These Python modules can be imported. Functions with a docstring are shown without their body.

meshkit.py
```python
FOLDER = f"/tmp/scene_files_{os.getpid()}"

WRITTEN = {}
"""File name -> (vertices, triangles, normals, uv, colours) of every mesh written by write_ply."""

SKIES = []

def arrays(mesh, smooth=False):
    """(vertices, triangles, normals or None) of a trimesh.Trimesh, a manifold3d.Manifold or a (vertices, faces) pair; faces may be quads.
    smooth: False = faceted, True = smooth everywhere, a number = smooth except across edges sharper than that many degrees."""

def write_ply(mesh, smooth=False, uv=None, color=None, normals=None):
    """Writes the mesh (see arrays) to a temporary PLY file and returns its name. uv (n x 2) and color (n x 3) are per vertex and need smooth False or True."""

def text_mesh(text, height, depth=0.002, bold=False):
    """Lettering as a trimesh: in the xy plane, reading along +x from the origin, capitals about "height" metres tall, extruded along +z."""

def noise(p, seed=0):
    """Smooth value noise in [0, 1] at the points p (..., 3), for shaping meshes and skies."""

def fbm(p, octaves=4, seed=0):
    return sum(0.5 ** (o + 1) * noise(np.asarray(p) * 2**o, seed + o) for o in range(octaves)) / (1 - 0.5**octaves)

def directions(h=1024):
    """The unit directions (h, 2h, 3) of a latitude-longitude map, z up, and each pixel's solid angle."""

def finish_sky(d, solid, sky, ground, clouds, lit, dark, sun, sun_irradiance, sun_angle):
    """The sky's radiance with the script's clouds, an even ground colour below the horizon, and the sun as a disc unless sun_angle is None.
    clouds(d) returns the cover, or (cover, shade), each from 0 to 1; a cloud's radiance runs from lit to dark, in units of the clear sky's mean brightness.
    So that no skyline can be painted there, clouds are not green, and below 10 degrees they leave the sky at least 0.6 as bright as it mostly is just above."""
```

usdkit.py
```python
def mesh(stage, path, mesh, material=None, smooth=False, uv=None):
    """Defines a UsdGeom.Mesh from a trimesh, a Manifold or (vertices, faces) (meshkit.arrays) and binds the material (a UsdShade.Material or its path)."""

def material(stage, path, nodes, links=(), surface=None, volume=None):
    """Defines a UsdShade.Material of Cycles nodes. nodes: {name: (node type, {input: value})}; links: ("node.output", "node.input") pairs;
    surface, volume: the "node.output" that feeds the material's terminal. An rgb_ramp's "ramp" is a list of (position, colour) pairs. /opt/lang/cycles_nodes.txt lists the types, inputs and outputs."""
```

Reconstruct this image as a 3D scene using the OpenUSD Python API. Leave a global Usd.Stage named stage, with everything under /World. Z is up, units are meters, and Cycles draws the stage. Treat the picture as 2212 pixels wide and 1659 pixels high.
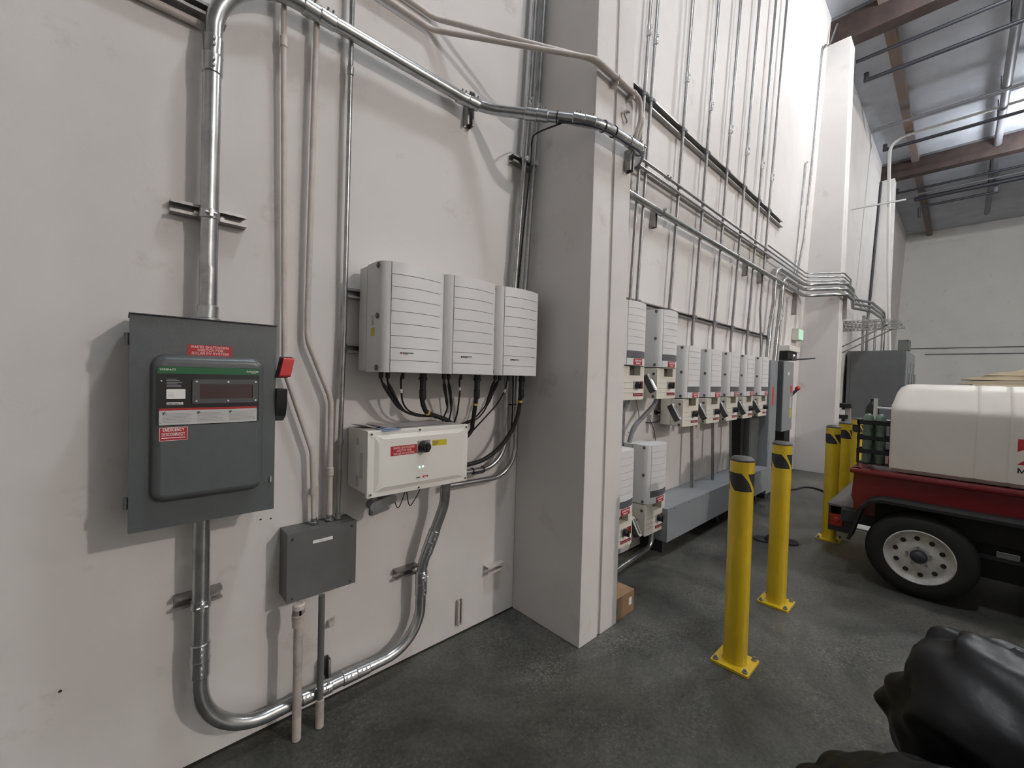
import math, random
import numpy as np, trimesh, usdkit, meshkit
import manifold3d as m3
from shapely.geometry import Polygon, Point, box as sbox
from shapely.ops import unary_union
from pxr import Usd, UsdGeom, UsdShade, UsdLux, Gf, Sdf

random.seed(7); RNG = np.random.default_rng(7)
stage = Usd.Stage.CreateInMemory()
UsdGeom.SetStageUpAxis(stage, 'Z'); UsdGeom.SetStageMetersPerUnit(stage, 1.0)
UsdGeom.Xform.Define(stage, '/World'); UsdGeom.Scope.Define(stage, '/World/Looks')

# ------------------------------------------------------------------ camera, light, exposure
FPX, EYE = 903.4, np.array([0.0, 0.0, 1.455])
YAW, PIT, ROL = np.radians([46.919, -1.168, 1.569])
FW = np.array([math.cos(YAW)*math.cos(PIT), math.sin(YAW)*math.cos(PIT), math.sin(PIT)])
_r = np.array([math.sin(YAW), -math.cos(YAW), 0]); _u = np.cross(_r, FW)
RT = math.cos(ROL)*_r + math.sin(ROL)*_u; UP = -math.sin(ROL)*_r + math.cos(ROL)*_u
cam = UsdGeom.Camera.Define(stage, '/World/camera')
cam.CreateHorizontalApertureAttr(36.0); cam.CreateVerticalApertureAttr(27.0)
cam.CreateFocalLengthAttr(FPX/2212*36.0); cam.CreateClippingRangeAttr(Gf.Vec2f(0.02, 200))
cam.AddTransformOp().Set(Gf.Matrix4d(*RT, 0, *UP, 0, *(-FW), 0, *EYE, 1))
cam.CreateExposureAttr(2.04)

LAMPS = [  # x, y, z of each high bay lamp under the roof, strength, colour, label
    (1.72, -.05, 6.55, 37, (.90, .955, 1.0), 'high bay lamp hanging over the first wall bay, before the near pilaster'),
    (7.60, -.60, 6.70, 52, (.95, .98, 1.0), 'high bay lamp hanging in front of the front brown beam'),
    (14.0, -1.05, 6.45, 34, (.90, .95, 1.0), 'high bay lamp hanging before the farther brown beam'),
    (5.20, -9.5, 6.60, 225, (1.0, .91, .84), 'warm high bay lamp over the middle of the hall'),
    (12.2, -8.5, 6.60, 30, (1.0, .93, .85), 'warm high bay lamp deep in the hall')]

def at(px, py, x=None, y=None, z=None):
    """The point of the place that lies on the given plane, read off the photograph (2212 x 1659)."""
    d = FW + RT*(px-1106)/FPX - UP*(py-829.5)/FPX
    ax, v = (0, x) if x is not None else (1, y) if y is not None else (2, z)
    return EYE + d*(v-EYE[ax])/d[ax]
def zm(X, Y, S):
    return lambda a, b, **k: at(X+a/S, Y+b/S, **k)

D = 1.868                   # the long wall's face, up to shoulder height
CEIL = 7.4
def YW(z):
    """The long wall's face: plumb below, leaning in a little above."""
    t = min(max((z-1.0)/1.0, 0), 1); return D - .042*(.5*t*t*1.0 + max(z-2.0, 0))

# ------------------------------------------------------------------ materials
LK = {}
def look(name, col, rough=.5, metal=0., var=0., scale=6., bump=0., bscale=150., col2=None, spec=.5, coat=0., detail=4.):
    n = {"p": ("principled_bsdf", {"roughness": rough, "metallic": metal, "base_color": col, "specular_ior_level": spec, "coat_weight": coat, "coat_roughness": .1})}
    l = []
    if var or col2 is not None or bump:
        n["t"] = ("texture_coordinate", {})
        n["g"] = ("geometry", {})
    if var or col2 is not None:
        c = np.array(col); c2 = np.array(col2) if col2 is not None else c*(1-var)
        n["n"] = ("noise_texture", {"scale": scale, "detail": detail, "roughness": .6})
        n["r"] = ("rgb_ramp", {"ramp": [(.34, tuple(c2)), (.62, tuple(c))]})
        l += [("g.position", "n.vector"), ("n.fac", "r.fac"), ("r.color", "p.base_color")]
    if bump:
        n["bn"] = ("noise_texture", {"scale": bscale, "detail": 3.})
        n["b"] = ("bump", {"strength": bump, "distance": .004})
        l += [("g.position", "bn.vector"), ("bn.fac", "b.height"), ("b.normal", "p.normal")]
    LK[name] = usdkit.material(stage, '/World/Looks/'+name, n, l, surface="p.BSDF")
def glow(name, col, strength):
    LK[name] = usdkit.material(stage, '/World/Looks/'+name, {"e": ("emission", {"color": col, "strength": strength})}, [], surface="e.emission")

for _k, _l in enumerate(LAMPS): glow('lamp_lens_%s' % 'abcde'[_k], _l[4], _l[3])
glow('led_green', (.1, 1.0, .45), 3.0); glow('led_blue', (.35, .5, 1.0), 3.0)
glow('screen_green', (.60, .92, .68), .22)

def wall_look(name, base, dark):
    n = {"g": ("geometry", {}),
         "n1": ("noise_texture", {"scale": 1.1, "detail": 6., "roughness": .62}), "r1": ("rgb_ramp", {"ramp": [(.3, dark), (.58, base)]}),
         "n2": ("noise_texture", {"scale": 90., "detail": 4.}), "b": ("bump", {"strength": .09, "distance": .003}),
         "n3": ("noise_texture", {"scale": 3.0, "detail": 8., "roughness": .7}), "r3": ("rgb_ramp", {"ramp": [(.27, (.80, .77, .73)), (.40, (1, 1, 1))]}),
         "x": ("mix_color", {"blend_type": "multiply", "fac": 1.0}),
         "p": ("principled_bsdf", {"roughness": .62, "specular_ior_level": .35})}
    l = [("g.position", "n1.vector"), ("n1.fac", "r1.fac"), ("g.position", "n2.vector"), ("n2.fac", "b.height"), ("b.normal", "p.normal"),
         ("g.position", "n3.vector"), ("n3.fac", "r3.fac"), ("r1.color", "x.a"), ("r3.color", "x.b"), ("x.result", "p.base_color")]
    LK[name] = usdkit.material(stage, '/World/Looks/'+name, n, l, surface="p.BSDF")
wall_look('wall_paint', (.71, .686, .67), (.65, .626, .607))
wall_look('wall_white', (.74, .74, .72), (.69, .69, .67))
def floor_look():
    n = {"g": ("geometry", {}),
         "n1": ("noise_texture", {"scale": 1.15, "detail": 9., "roughness": .68, "distortion": .5}),
         "r1": ("rgb_ramp", {"ramp": [(.30, (.026, .028, .026)), (.44, (.058, .061, .056)), (.56, (.098, .099, .090)), (.66, (.155, .150, .132)), (.8, (.27, .25, .21))]}),
         "n3": ("noise_texture", {"scale": .7, "detail": 3.}), "r3": ("rgb_ramp", {"ramp": [(.45, (1, 1, 1)), (.62, (1.0, .93, .82))]}),
         "v": ("voronoi_texture", {"scale": 80., "randomness": 1.}), "rv": ("rgb_ramp", {"ramp": [(0., (2.6, 2.55, 2.4)), (.16, (1.9, 1.9, 1.8)), (.24, (1, 1, 1)), (.62, (.86, .86, .86)), (.9, (.55, .55, .55))]}),
         "n4": ("noise_texture", {"scale": 2.3, "detail": 3.}), "m4": ("map_range", {"from_min": .44, "from_max": .58, "to_min": .15, "to_max": .95, "clamp": True}),
         "n2": ("noise_texture", {"scale": 60., "detail": 6., "roughness": .78}), "r2": ("rgb_ramp", {"ramp": [(.32, (.55, .55, .55)), (.5, (1, 1, 1)), (.7, (1.55, 1.55, 1.48))]}),
         "x": ("mix_color", {"blend_type": "multiply", "fac": .9, "use_clamp": False, "use_clamp_result": False}), "x2": ("mix_color", {"blend_type": "multiply", "use_clamp": False}), "x3": ("mix_color", {"blend_type": "multiply", "fac": 1.0, "use_clamp": False}),
         "rr": ("map_range", {"from_min": .3, "from_max": .7, "to_min": .30, "to_max": .52}),
         "b": ("bump", {"strength": .14, "distance": .003}),
         "p": ("principled_bsdf", {"specular_ior_level": .45})}
    l = [("g.position", "n1.vector"), ("n1.fac", "r1.fac"), ("g.position", "v.vector"), ("v.distance", "rv.fac"), ("g.position", "n2.vector"), ("n2.fac", "r2.fac"), ("g.position", "n3.vector"), ("n3.fac", "r3.fac"),
         ("g.position", "n4.vector"), ("n4.fac", "m4.value"), ("m4.result", "x2.fac"),
         ("r1.color", "x.a"), ("r2.color", "x.b"), ("x.result", "x2.a"), ("rv.color", "x2.b"), ("x2.result", "x3.a"), ("r3.color", "x3.b"), ("x3.result", "p.base_color"),
         ("n1.fac", "rr.value"), ("rr.result", "p.roughness"), ("n2.fac", "b.height"), ("b.normal", "p.normal")]
    LK['floor_concrete'] = usdkit.material(stage, '/World/Looks/floor_concrete', n, l, surface="p.BSDF")
floor_look()
look('ceiling_foil', (.50, .52, .57), .55, var=.16, scale=2.2, bump=.4, bscale=12)
look('beam_wood', (.046, .027, .023), .7, var=.45, scale=5); look('beam_nailer', (.17, .17, .18), .8, var=.3)
look('purlin', (.16, .14, .14), .7, col2=(.20, .13, .09), scale=1.5)
look('iron_dark', (.035, .035, .045), .5); look('iron_gray', (.18, .18, .20), .5)
look('galvanized', (.49, .50, .505), .30, .95, var=.28, scale=14, bump=.04, bscale=60)
look('galvanized_dull', (.33, .33, .33), .40, .9, var=.25, scale=14); look('zinc', (.52, .53, .54), .25, .95, var=.1, scale=30); look('zinc_bright', (.80, .81, .82), .2, .95)
look('strut_steel', (.38, .37, .36), .42, .75, var=.25, scale=20)
look('pipe_painted', (.60, .55, .51), .5, var=.12, scale=18, bump=.05)
look('pipe_dirty', (.50, .45, .40), .6, var=.4, scale=16, bump=.1)
look('gray_enamel', (.098, .109, .112), .29, var=.06, scale=20, bump=.10, bscale=320)
look('gray_box', (.125, .130, .126), .45, var=.10, scale=9, bump=.08, bscale=300)
look('gray_light', (.27, .29, .30), .42, var=.06); look('gray_gear', (.105, .11, .113), .45, var=.08)
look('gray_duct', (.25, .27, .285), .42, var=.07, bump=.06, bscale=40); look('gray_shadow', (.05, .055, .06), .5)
look('white_plastic', (.74, .72, .69), .42, bump=.05, bscale=500); look('white_inverter', (.70, .70, .70), .40, bump=.04, bscale=500)
look('cream_plastic', (.76, .745, .69), .42); look('cream_switch', (.74, .71, .62), .45, var=.05); look('groove', (.25, .25, .25), .7)
look('recess', (.11, .10, .085), .7); look('cast_cover', (.62, .62, .61), .35, .3); look('cast_dark', (.07, .07, .072), .5)
look('black_plastic', (.012, .012, .014), .38); look('black_rubber', (.010, .010, .011), .62, bump=.2, bscale=90); look('black_matte', (.009, .0095, .010), .8)
look('red_sticker', (.42, .022, .026), .45); look('red_grip', (.55, .025, .025), .35); look('white_print', (.80, .78, .76), .5); look('pink_print', (.78, .50, .50), .5)
look('black_print', (.02, .02, .02), .5); look('green_band', (.010, .115, .035), .4); look('gray_print', (.30, .30, .30), .5); look('light_print', (.52, .52, .51), .5)
look('yellow_sticker', (.62, .52, .03), .45); look('yellow_tape', (.62, .42, .10), .5); look('orange_red', (.52, .06, .04), .4)
look('display', (.12, .12, .135), .25); look('red_window', (.030, .004, .005), .10, coat=.6)
look('window_frame', (.075, .078, .08), .3); look('label_black', (.014, .014, .015), .32)
look('yellow_paint', (.66, .46, .018), .30, var=.08, scale=9, bump=.03, bscale=60, coat=.2); look('bollard_cap', (.06, .056, .055), .5)
look('cardboard', (.30, .185, .10), .8, var=.15, scale=12); look('tape_brown', (.20, .12, .06), .4); look('green_print', (.05, .20, .06), .6)
look('trailer_red', (.15, .005, .008), .32, coat=.3); look('tank_poly', (.66, .62, .55), .45, var=.06, scale=4); look('rim_paint', (.55, .53, .50), .5, var=.3, scale=14)
look('tyre', (.010, .010, .010), .75, bump=.3, bscale=50); look('cylinder_green', (.15, .22, .16), .30, coat=.3); look('pvc', (.66, .66, .63), .4)
look('tail_red', (.30, .02, .015), .25); look('deck_gray', (.13, .12, .115), .6)
look('bag_plastic', (.004, .004, .0045), .36, bump=.6, bscale=14, spec=.22); look('beige_board', (.62, .54, .40), .6, var=.12, scale=5)
look('paper', (.55, .55, .57), .5); look('paper_blue', (.22, .30, .50), .35); look('mirror_print', (.75, .80, .90), .2)
look('beige_box', (.62, .60, .52), .5); look('down_white', (.60, .59, .59), .5, var=.1, scale=3); look('blue_tape', (.022, .026, .05), .4)
look('orange_fiber', (.35, .30, .30), .5); look('dark_red', (.20, .015, .02), .4); look('sealant', (.58, .545, .51), .7, var=.15, scale=6); look('hole', (.02, .018, .016), .9)
look('lamp_housing', (.10, .10, .11), .5); look('pencil', (.36, .33, .31), .9)

# ------------------------------------------------------------------ naming and prims
USED, ORG, LABELS = {}, {}, {}
def nm(parent, name):
    k = (parent, name); i = USED.get(k, 0); USED[k] = i+1
    return f"{parent}/{name}" + (f"_{i:03d}" if i else "")
def root(p): return '/'.join(p.split('/')[:3])
def tag(p, label=None, cat=None, group=None, kind=None):
    pr = stage.GetPrimAtPath(p)
    for k, v in (('label', label), ('category', cat), ('group', group), ('kind', kind)):
        if v: pr.SetCustomDataByKey(k, v)
    return p
def thing(name, label, cat, loc=(0, 0, 0), group=None, kind=None):
    p = nm('/World', name); x = UsdGeom.Xform.Define(stage, p)
    x.AddTranslateOp().Set(Gf.Vec3d(*map(float, loc))); ORG[p] = np.array(loc, float)
    return tag(p, label, cat, group, kind)
def part(parent, name, mesh, mat, smooth=30, label=None, kind=None):
    p = nm(parent, name); v, f = tm(mesh)
    usdkit.mesh(stage, p, (v-ORG[root(parent)], f), LK[mat], smooth)
    return tag(p, label, None, None, kind)
def single(name, label, cat, mesh, mat, group=None, smooth=30, kind=None):
    p = nm('/World', name); v, f = tm(mesh)
    o = np.array([(v[:, 0].min()+v[:, 0].max())/2, (v[:, 1].min()+v[:, 1].max())/2, v[:, 2].min()])
    m = usdkit.mesh(stage, p, (v-o, f), LK[mat], smooth); m.AddTranslateOp().Set(Gf.Vec3d(*o)); ORG[p] = o
    return tag(p, label, cat, group, kind)
def copy(src, loc, label=None, group=None):
    p = nm('/World', src.split('/')[-1].rstrip('0123456789').rstrip('_') if src[-3:].isdigit() else src.split('/')[-1])
    x = UsdGeom.Xform.Define(stage, p); x.GetPrim().GetReferences().AddInternalReference(src)
    op = x.GetPrim().GetAttribute('xformOp:translate')
    op.Set(Gf.Vec3d(*map(float, loc))); x.GetPrim().SetInstanceable(True)
    return tag(p, label, None, group)
def move(p, loc):
    stage.GetPrimAtPath(p).GetAttribute('xformOp:translate').Set(Gf.Vec3d(*map(float, loc)))

# ------------------------------------------------------------------ meshes
def tm(m):
    if isinstance(m, (list,)):
        m = trimesh.util.concatenate([trimesh.Trimesh(*tm(q), process=False) for q in m])
    if hasattr(m, 'to_mesh'):
        q = m.to_mesh(); return np.array(q.vert_properties[:, :3], float), np.array(q.tri_verts, int)
    if isinstance(m, tuple):
        v, f = np.asarray(m[0], float), np.asarray(m[1], int)
        return v, (np.vstack([f[:, [0, 1, 2]], f[:, [0, 2, 3]]]) if f.shape[1] == 4 else f)
    return np.array(m.vertices), np.array(m.faces)
def bx(c0, c1, b=0.0):
    """Box between two corners, its edges chamfered by b."""
    lo, hi = np.minimum(c0, c1).astype(float), np.maximum(c0, c1).astype(float)
    b = min(b, .45*(hi-lo).min())
    if b <= 0:
        m = trimesh.creation.box(extents=hi-lo); m.apply_translation((lo+hi)/2); return m
    pts = []
    for sx in (0, 1):
        for sy in (0, 1):
            for sz in (0, 1):
                s = np.array([sx, sy, sz]); c = np.where(s, hi, lo); inn = np.where(s, -b, b)
                for k in range(3):
                    q = c+inn; q[k] = c[k]; pts.append(q)
                pts.append(c+inn*.3)
    return trimesh.convex.convex_hull(np.array(pts))
def frame_of(t):
    t = np.asarray(t, float); t = t/np.linalg.norm(t)
    a = np.cross(t, [0, 0, 1.] if abs(t[2]) < .9 else [0, 1., 0]); a /= np.linalg.norm(a)
    return t, a, np.cross(t, a)
def lathe(prof, o, axis, n=20, cap=True):
    """Revolves (radius, height) pairs around the axis through o."""
    t, a, b = frame_of(axis); o = np.asarray(o, float); v, f = [], []
    for r, h in prof:
        for k in range(n):
            w = 2*math.pi*k/n; v.append(o+t*h+(a*math.cos(w)+b*math.sin(w))*max(r, 1e-5))
    m = len(prof)
    for i in range(m-1):
        for k in range(n):
            p, q = i*n+k, i*n+(k+1) % n; f += [[p, q, q+n], [p, q+n, p+n]]
    for base, flip in ((0, True), ((m-1)*n, False)) if cap else ():
        for k in range(1, n-1):
            f.append([base, base+k+1, base+k] if flip else [base, base+k, base+k+1])
    return trimesh.Trimesh(np.array(v), np.array(f), process=False)
def cyl(p0, p1, r, n=18, b=0.):
    p0, p1 = np.asarray(p0, float), np.asarray(p1, float); L = np.linalg.norm(p1-p0)
    pr = [(r, 0), (r, L)] if not b else [(r-b, 0), (r, b), (r, L-b), (r-b, L)]
    return lathe(pr, p0, p1-p0, n)
def fillet(pts, R):
    pts = [np.asarray(p, float) for p in pts]; out = [pts[0]]
    for i in range(1, len(pts)-1):
        a, b, c = pts[i-1], pts[i], pts[i+1]; u, w = a-b, c-b; lu, lw = np.linalg.norm(u), np.linalg.norm(w)
        u, w = u/lu, w/lw; th = math.acos(np.clip(-u@w, -1, 1))
        if th < .03: out.append(b); continue
        t = min(R*math.tan(th/2), .48*lu, .48*lw); r = t/math.tan(th/2)
        bis = (u+w)/np.linalg.norm(u+w); c0 = b+bis*r/math.cos(th/2); n = max(3, int(th/.12))
        p0, p1 = b+u*t-c0, b+w*t-c0
        for k in range(n+1):
            s = k/n; out.append(c0+(math.sin((1-s)*th)*p0+math.sin(s*th)*p1)/math.sin(th))
    out.append(pts[-1]); return np.array(out)
def spline(pts, n=10):
    """Catmull-Rom through the points."""
    P = [np.asarray(p, float) for p in pts]; P = [2*P[0]-P[1]]+P+[2*P[-1]-P[-2]]; o = []
    for i in range(1, len(P)-2):
        for k in range(n):
            t = k/n; a, b, c, d = P[i-1:i+3]
            o.append(.5*(2*b+(c-a)*t+(2*a-5*b+4*c-d)*t*t+(3*b-a-3*c+d)*t**3))
    o.append(P[-2]); return np.array(o)
def tube(path, r, n=16):
    P = np.asarray(path, float); keep = np.r_[True, np.linalg.norm(np.diff(P, axis=0), axis=1) > 1e-6]; P = P[keep]
    T = np.gradient(P, axis=0); T /= np.linalg.norm(T, axis=1, keepdims=True)
    _, a, _ = frame_of(T[0]); v = []; r = np.broadcast_to(r, len(P)) if np.ndim(r) == 0 else np.interp(np.linspace(0, 1, len(P)), np.linspace(0, 1, len(r)), r)
    for i in range(len(P)):
        a = a-T[i]*(a@T[i]); a /= np.linalg.norm(a); b = np.cross(T[i], a)
        w = np.arange(n)*2*math.pi/n; v.append(P[i]+r[i]*(np.cos(w)[:, None]*a+np.sin(w)[:, None]*b))
    v = np.vstack(v); f = []
    for i in range(len(P)-1):
        for k in range(n):
            p, q = i*n+k, i*n+(k+1) % n; f += [[p, q, q+n], [p, q+n, p+n]]
    L = (len(P)-1)*n
    for k in range(1, n-1): f += [[0, k+1, k], [L, L+k, L+k+1]]
    return trimesh.Trimesh(v, np.array(f), process=False)
def near(path, p):
    P = np.asarray(path); best = None
    for i in range(len(P)-1):
        d = P[i+1]-P[i]; L = d@d
        if L < 1e-12: continue
        s = np.clip((p-P[i])@d/L, 0, 1); q = P[i]+s*d; e = np.linalg.norm(q-p)
        if best is None or e < best[0]: best = (e, q, d/math.sqrt(L))
    return best[1], best[2]
def place(m, o, ux, uy, uz):
    v, f = tm(m); return trimesh.Trimesh(np.asarray(o)+v[:, :1]*np.asarray(ux, float)+v[:, 1:2]*np.asarray(uy, float)+v[:, 2:3]*np.asarray(uz, float), f, process=False)
def prism(poly, depth, o=(0, 0, 0), ux=(1, 0, 0), uy=(0, 0, 1), uz=(0, -1, 0)):
    """Extrudes a 2-D outline; by default it faces the room (-y) with its back at o."""
    geoms = getattr(poly, 'geoms', [poly])
    m = trimesh.util.concatenate([trimesh.creation.extrude_polygon(g, depth, engine='earcut') for g in geoms])
    m = place(m, o, ux, uy, uz)
    if np.linalg.det(np.array([ux, uy, uz], float)) < 0: m.invert()
    return m
def rrect(x0, y0, x1, y1, r, q=5):
    return sbox(x0+r, y0+r, x1-r, y1-r).buffer(r, quad_segs=q) if r > 0 else sbox(x0, y0, x1, y1)
def text(s, x, y, z, h, fx=1., bold=False, ux=(1, 0, 0), uy=(0, 0, 1), uz=(0, -1, 0), depth=.0006, center=True):
    m = meshkit.text_mesh(s, h, depth, bold); v, f = tm(m)
    if center: v[:, 0] -= (v[:, 0].min()+v[:, 0].max())/2
    v[:, 0] *= fx
    return place((v, f), (x, y, z), ux, uy, uz)
def bumped(m, amp, freq, seed=0):
    v, f = tm(m); t = trimesh.Trimesh(v, f, process=False); n = t.vertex_normals
    return trimesh.Trimesh(v+n*((meshkit.fbm(v*freq, 3, seed)-.5)*2*amp)[:, None], f, process=False)

# ------------------------------------------------------------------ hardware builders
def strut(p0, p1, open_dir, w=.041, d=.041, slots=False):
    """A C-shaped channel from p0 to p1 with its back centred on the line and its open side towards open_dir."""
    p0, p1 = np.asarray(p0, float), np.asarray(p1, float); L = np.linalg.norm(p1-p0); t = (p1-p0)/L
    o = np.asarray(open_dir, float); s = np.cross(t, o); k = .0026
    h = w/2
    prof = Polygon([(-h, 0), (h, 0), (h, d), (h-.010, d), (h-.010, d-.007), (h-.010+k, d-.007), (h-.010+k, d-k), (h-k, d-k), (h-k, k), (-h+k, k), (-h+k, d-k), (-h+.010-k, d-k), (-h+.010-k, d-.007), (-h+.010, d-.007), (-h+.010, d), (-h, d)])
    m = trimesh.creation.extrude_polygon(prof, L, engine='earcut')
    return place(m, p0, s, o, t)
def clamp_band(q, t, r, w=.03, ear=(0, -1, 0)):
    """A two-piece pipe strap around a pipe at q, with an ear and screw on its outer side."""
    t = t/np.linalg.norm(t); e = np.asarray(ear, float); e = e-t*(e@t); e /= np.linalg.norm(e); s = np.cross(t, e)
    ring = lathe([(r+.0005, -w/2), (r+.004, -w/2), (r+.004, w/2), (r+.0005, w/2)], q, t, 20)
    v = bx((-.006, r-.002, -w/2), (.006, r+.018, w/2), .002)
    lug = place(v, q, s, e, t)
    scr = cyl(q+e*(r+.010)-s*.016, q+e*(r+.010)+s*.016, .005, 8)
    return [ring, lug, scr]
def set_screws(q, t, r, L, ear):
    e = np.asarray(ear, float); t = t/np.linalg.norm(t); e = e-t*(e@t); e /= np.linalg.norm(e)
    return [cyl(q+t*s*L+e*(r-.003), q+t*s*L+e*(r+.009), .0045, 8) for s in (-.36, -.2, .2, .36)]
def coupling(T, path, p, r, L=.11, mat='zinc', ear=(0, -1, .6), name='coupling'):
    q, t = near(path, np.asarray(p)); R = r+.0035
    c = part(T, name, lathe([(R-.002, -L/2), (R, -L/2+.003), (R, -.004), (R+.0012, 0), (R, .004), (R, L/2-.003), (R-.002, L/2)], q, t, 20), mat)
    part(c, 'set_screws', set_screws(q, t, R, L, ear), 'zinc_bright', kind='stuff')
    return q, t
def conduit(name, label, cat, pts, r, mat='galvanized', R=.2, couplings=(), straps=(), group=None, ear=(0, -1, .4), loc=None, smoothpath=False, n=16, cl=.11, cmat='zinc'):
    path = spline(pts) if smoothpath else fillet(pts, R)
    T = thing(name, label, cat, loc if loc is not None else path[int(np.argmin(path[:, 2]))], group)
    part(T, 'pipe', tube(path, r, n), mat, 40)
    for p in couplings: coupling(T, path, p, r, cl, cmat, ear)
    for p in straps:
        q, t = near(path, np.asarray(p)); cb_ = clamp_band(q, t, r, .026, ear); sp_ = part(T, 'pipe_strap', cb_[0], 'zinc'); part(sp_, 'strap_lug', cb_[1], 'zinc_bright'); part(sp_, 'strap_screw', cb_[2], 'zinc_bright')
    return T, path
def wall_strut(label, x0, x1, z, group=None, d=.041, bolts=1, mat='strut_steel', y=D):
    T = thing('strut_bracket', label, 'bracket', ((x0+x1)/2, y, z), group)
    part(T, 'channel', strut((x0, y-.001, z), (x1, y-.001, z), (0, -1, 0), d=d), mat)
    for k in np.linspace(x0, x1, bolts*2+2)[1:-1]:
        part(T, 'bolt', cyl((k, y-.004, z), (k, y-.016, z), .010, 8, .002), 'zinc')
    return T
def vstrut(label, x, z0, z1, y=D, d=.041, mat='strut_steel', o=(0, -1, 0)):
    T = thing('strut_bracket', label, 'bracket', (x, y, z0))
    oo = np.asarray(o, float)
    part(T, 'channel', strut(np.array([x, y, z0])+oo*.001, np.array([x, y, z1])+oo*.001, o, d=d), mat)
    part(T, 'bolt', cyl(np.array([x, y, z0+.03])+oo*.004, np.array([x, y, z0+.03])+oo*.018, .009, 8, .002), 'zinc')
    return T

# ------------------------------------------------------------------ the setting
X0, X1, Y1 = -7.0, 22.6, -13.0
def shell(name, c0, c1, mat):
    p = nm('/World', name); v, f = tm(bx(c0, c1)); usdkit.mesh(stage, p, (v, f), LK[mat]); ORG[p] = np.zeros(3)
    return tag(p, kind='structure')
shell('floor', (X0, Y1, -.2), (X1, D, 0), 'floor_concrete')
shell('ceiling', (X0, Y1, CEIL), (X1, D, CEIL+.2), 'ceiling_foil')
_zs = [-.2, 0, 1.0, 1.1, 1.2, 1.3, 1.4, 1.5, 1.6, 1.7, 1.8, 1.9, 2.0, CEIL+.2]
WL = nm('/World', 'wall_left')
_v = np.array([(x, y, z) for x in (X0-.2, X1+.2) for z in _zs for y in (YW(z), D+.3)]); _n = len(_zs); _f = []
for i in range(_n-1):
    a = 2*i; b = a+2*_n; _f += [[a, b, b+2, a+2], [a+1, a+3, b+3, b+1], [a, a+2, a+3, a+1], [b, b+1, b+3, b+2]]
_f += [[0, 1, 2*_n+1, 2*_n], [2*_n-2, 4*_n-2, 4*_n-1, 2*_n-1]]
_w = trimesh.Trimesh(*tm((_v, np.array(_f)[:-2])), process=False) if False else trimesh.Trimesh(*tm((_v, np.array(_f)))); _w.fix_normals(); usdkit.mesh(stage, WL, _w, LK['wall_paint'], 20); ORG[WL] = np.zeros(3); tag(WL, kind='structure')
shell('wall_far', (X1, Y1, -.2), (X1+.2, D+.3, CEIL+.2), 'wall_white')
shell('wall_right', (X0-.2, Y1-.2, -.2), (X1+.2, Y1, CEIL+.2), 'wall_white')
shell('wall_near', (X0-.2, Y1, -.2), (X0, D+.3, CEIL+.2), 'wall_white')
PX = [1.800, 8.33, 14.86]
PY = 1.343
def pilaster(name, x):
    T = thing(name, None, None, (x+.18, (PY+D)/2, 0), kind='structure')
    top = 6.93 if x > 5 else CEIL
    part(T, 'pilaster_half', bx((x, PY, 0), (x+.164, D, top), .006), 'wall_paint')
    part(T, 'pilaster_half', bx((x+.190, PY, 0), (x+.356, D, top), .006), 'wall_paint')
    part(T, 'joint_sealant', bx((x+.160, PY+.012, 0), (x+.194, D, top-.002)), 'sealant')
    return T
for k, x in enumerate(PX): pilaster('trim_%d' % (k+1), x)
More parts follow.
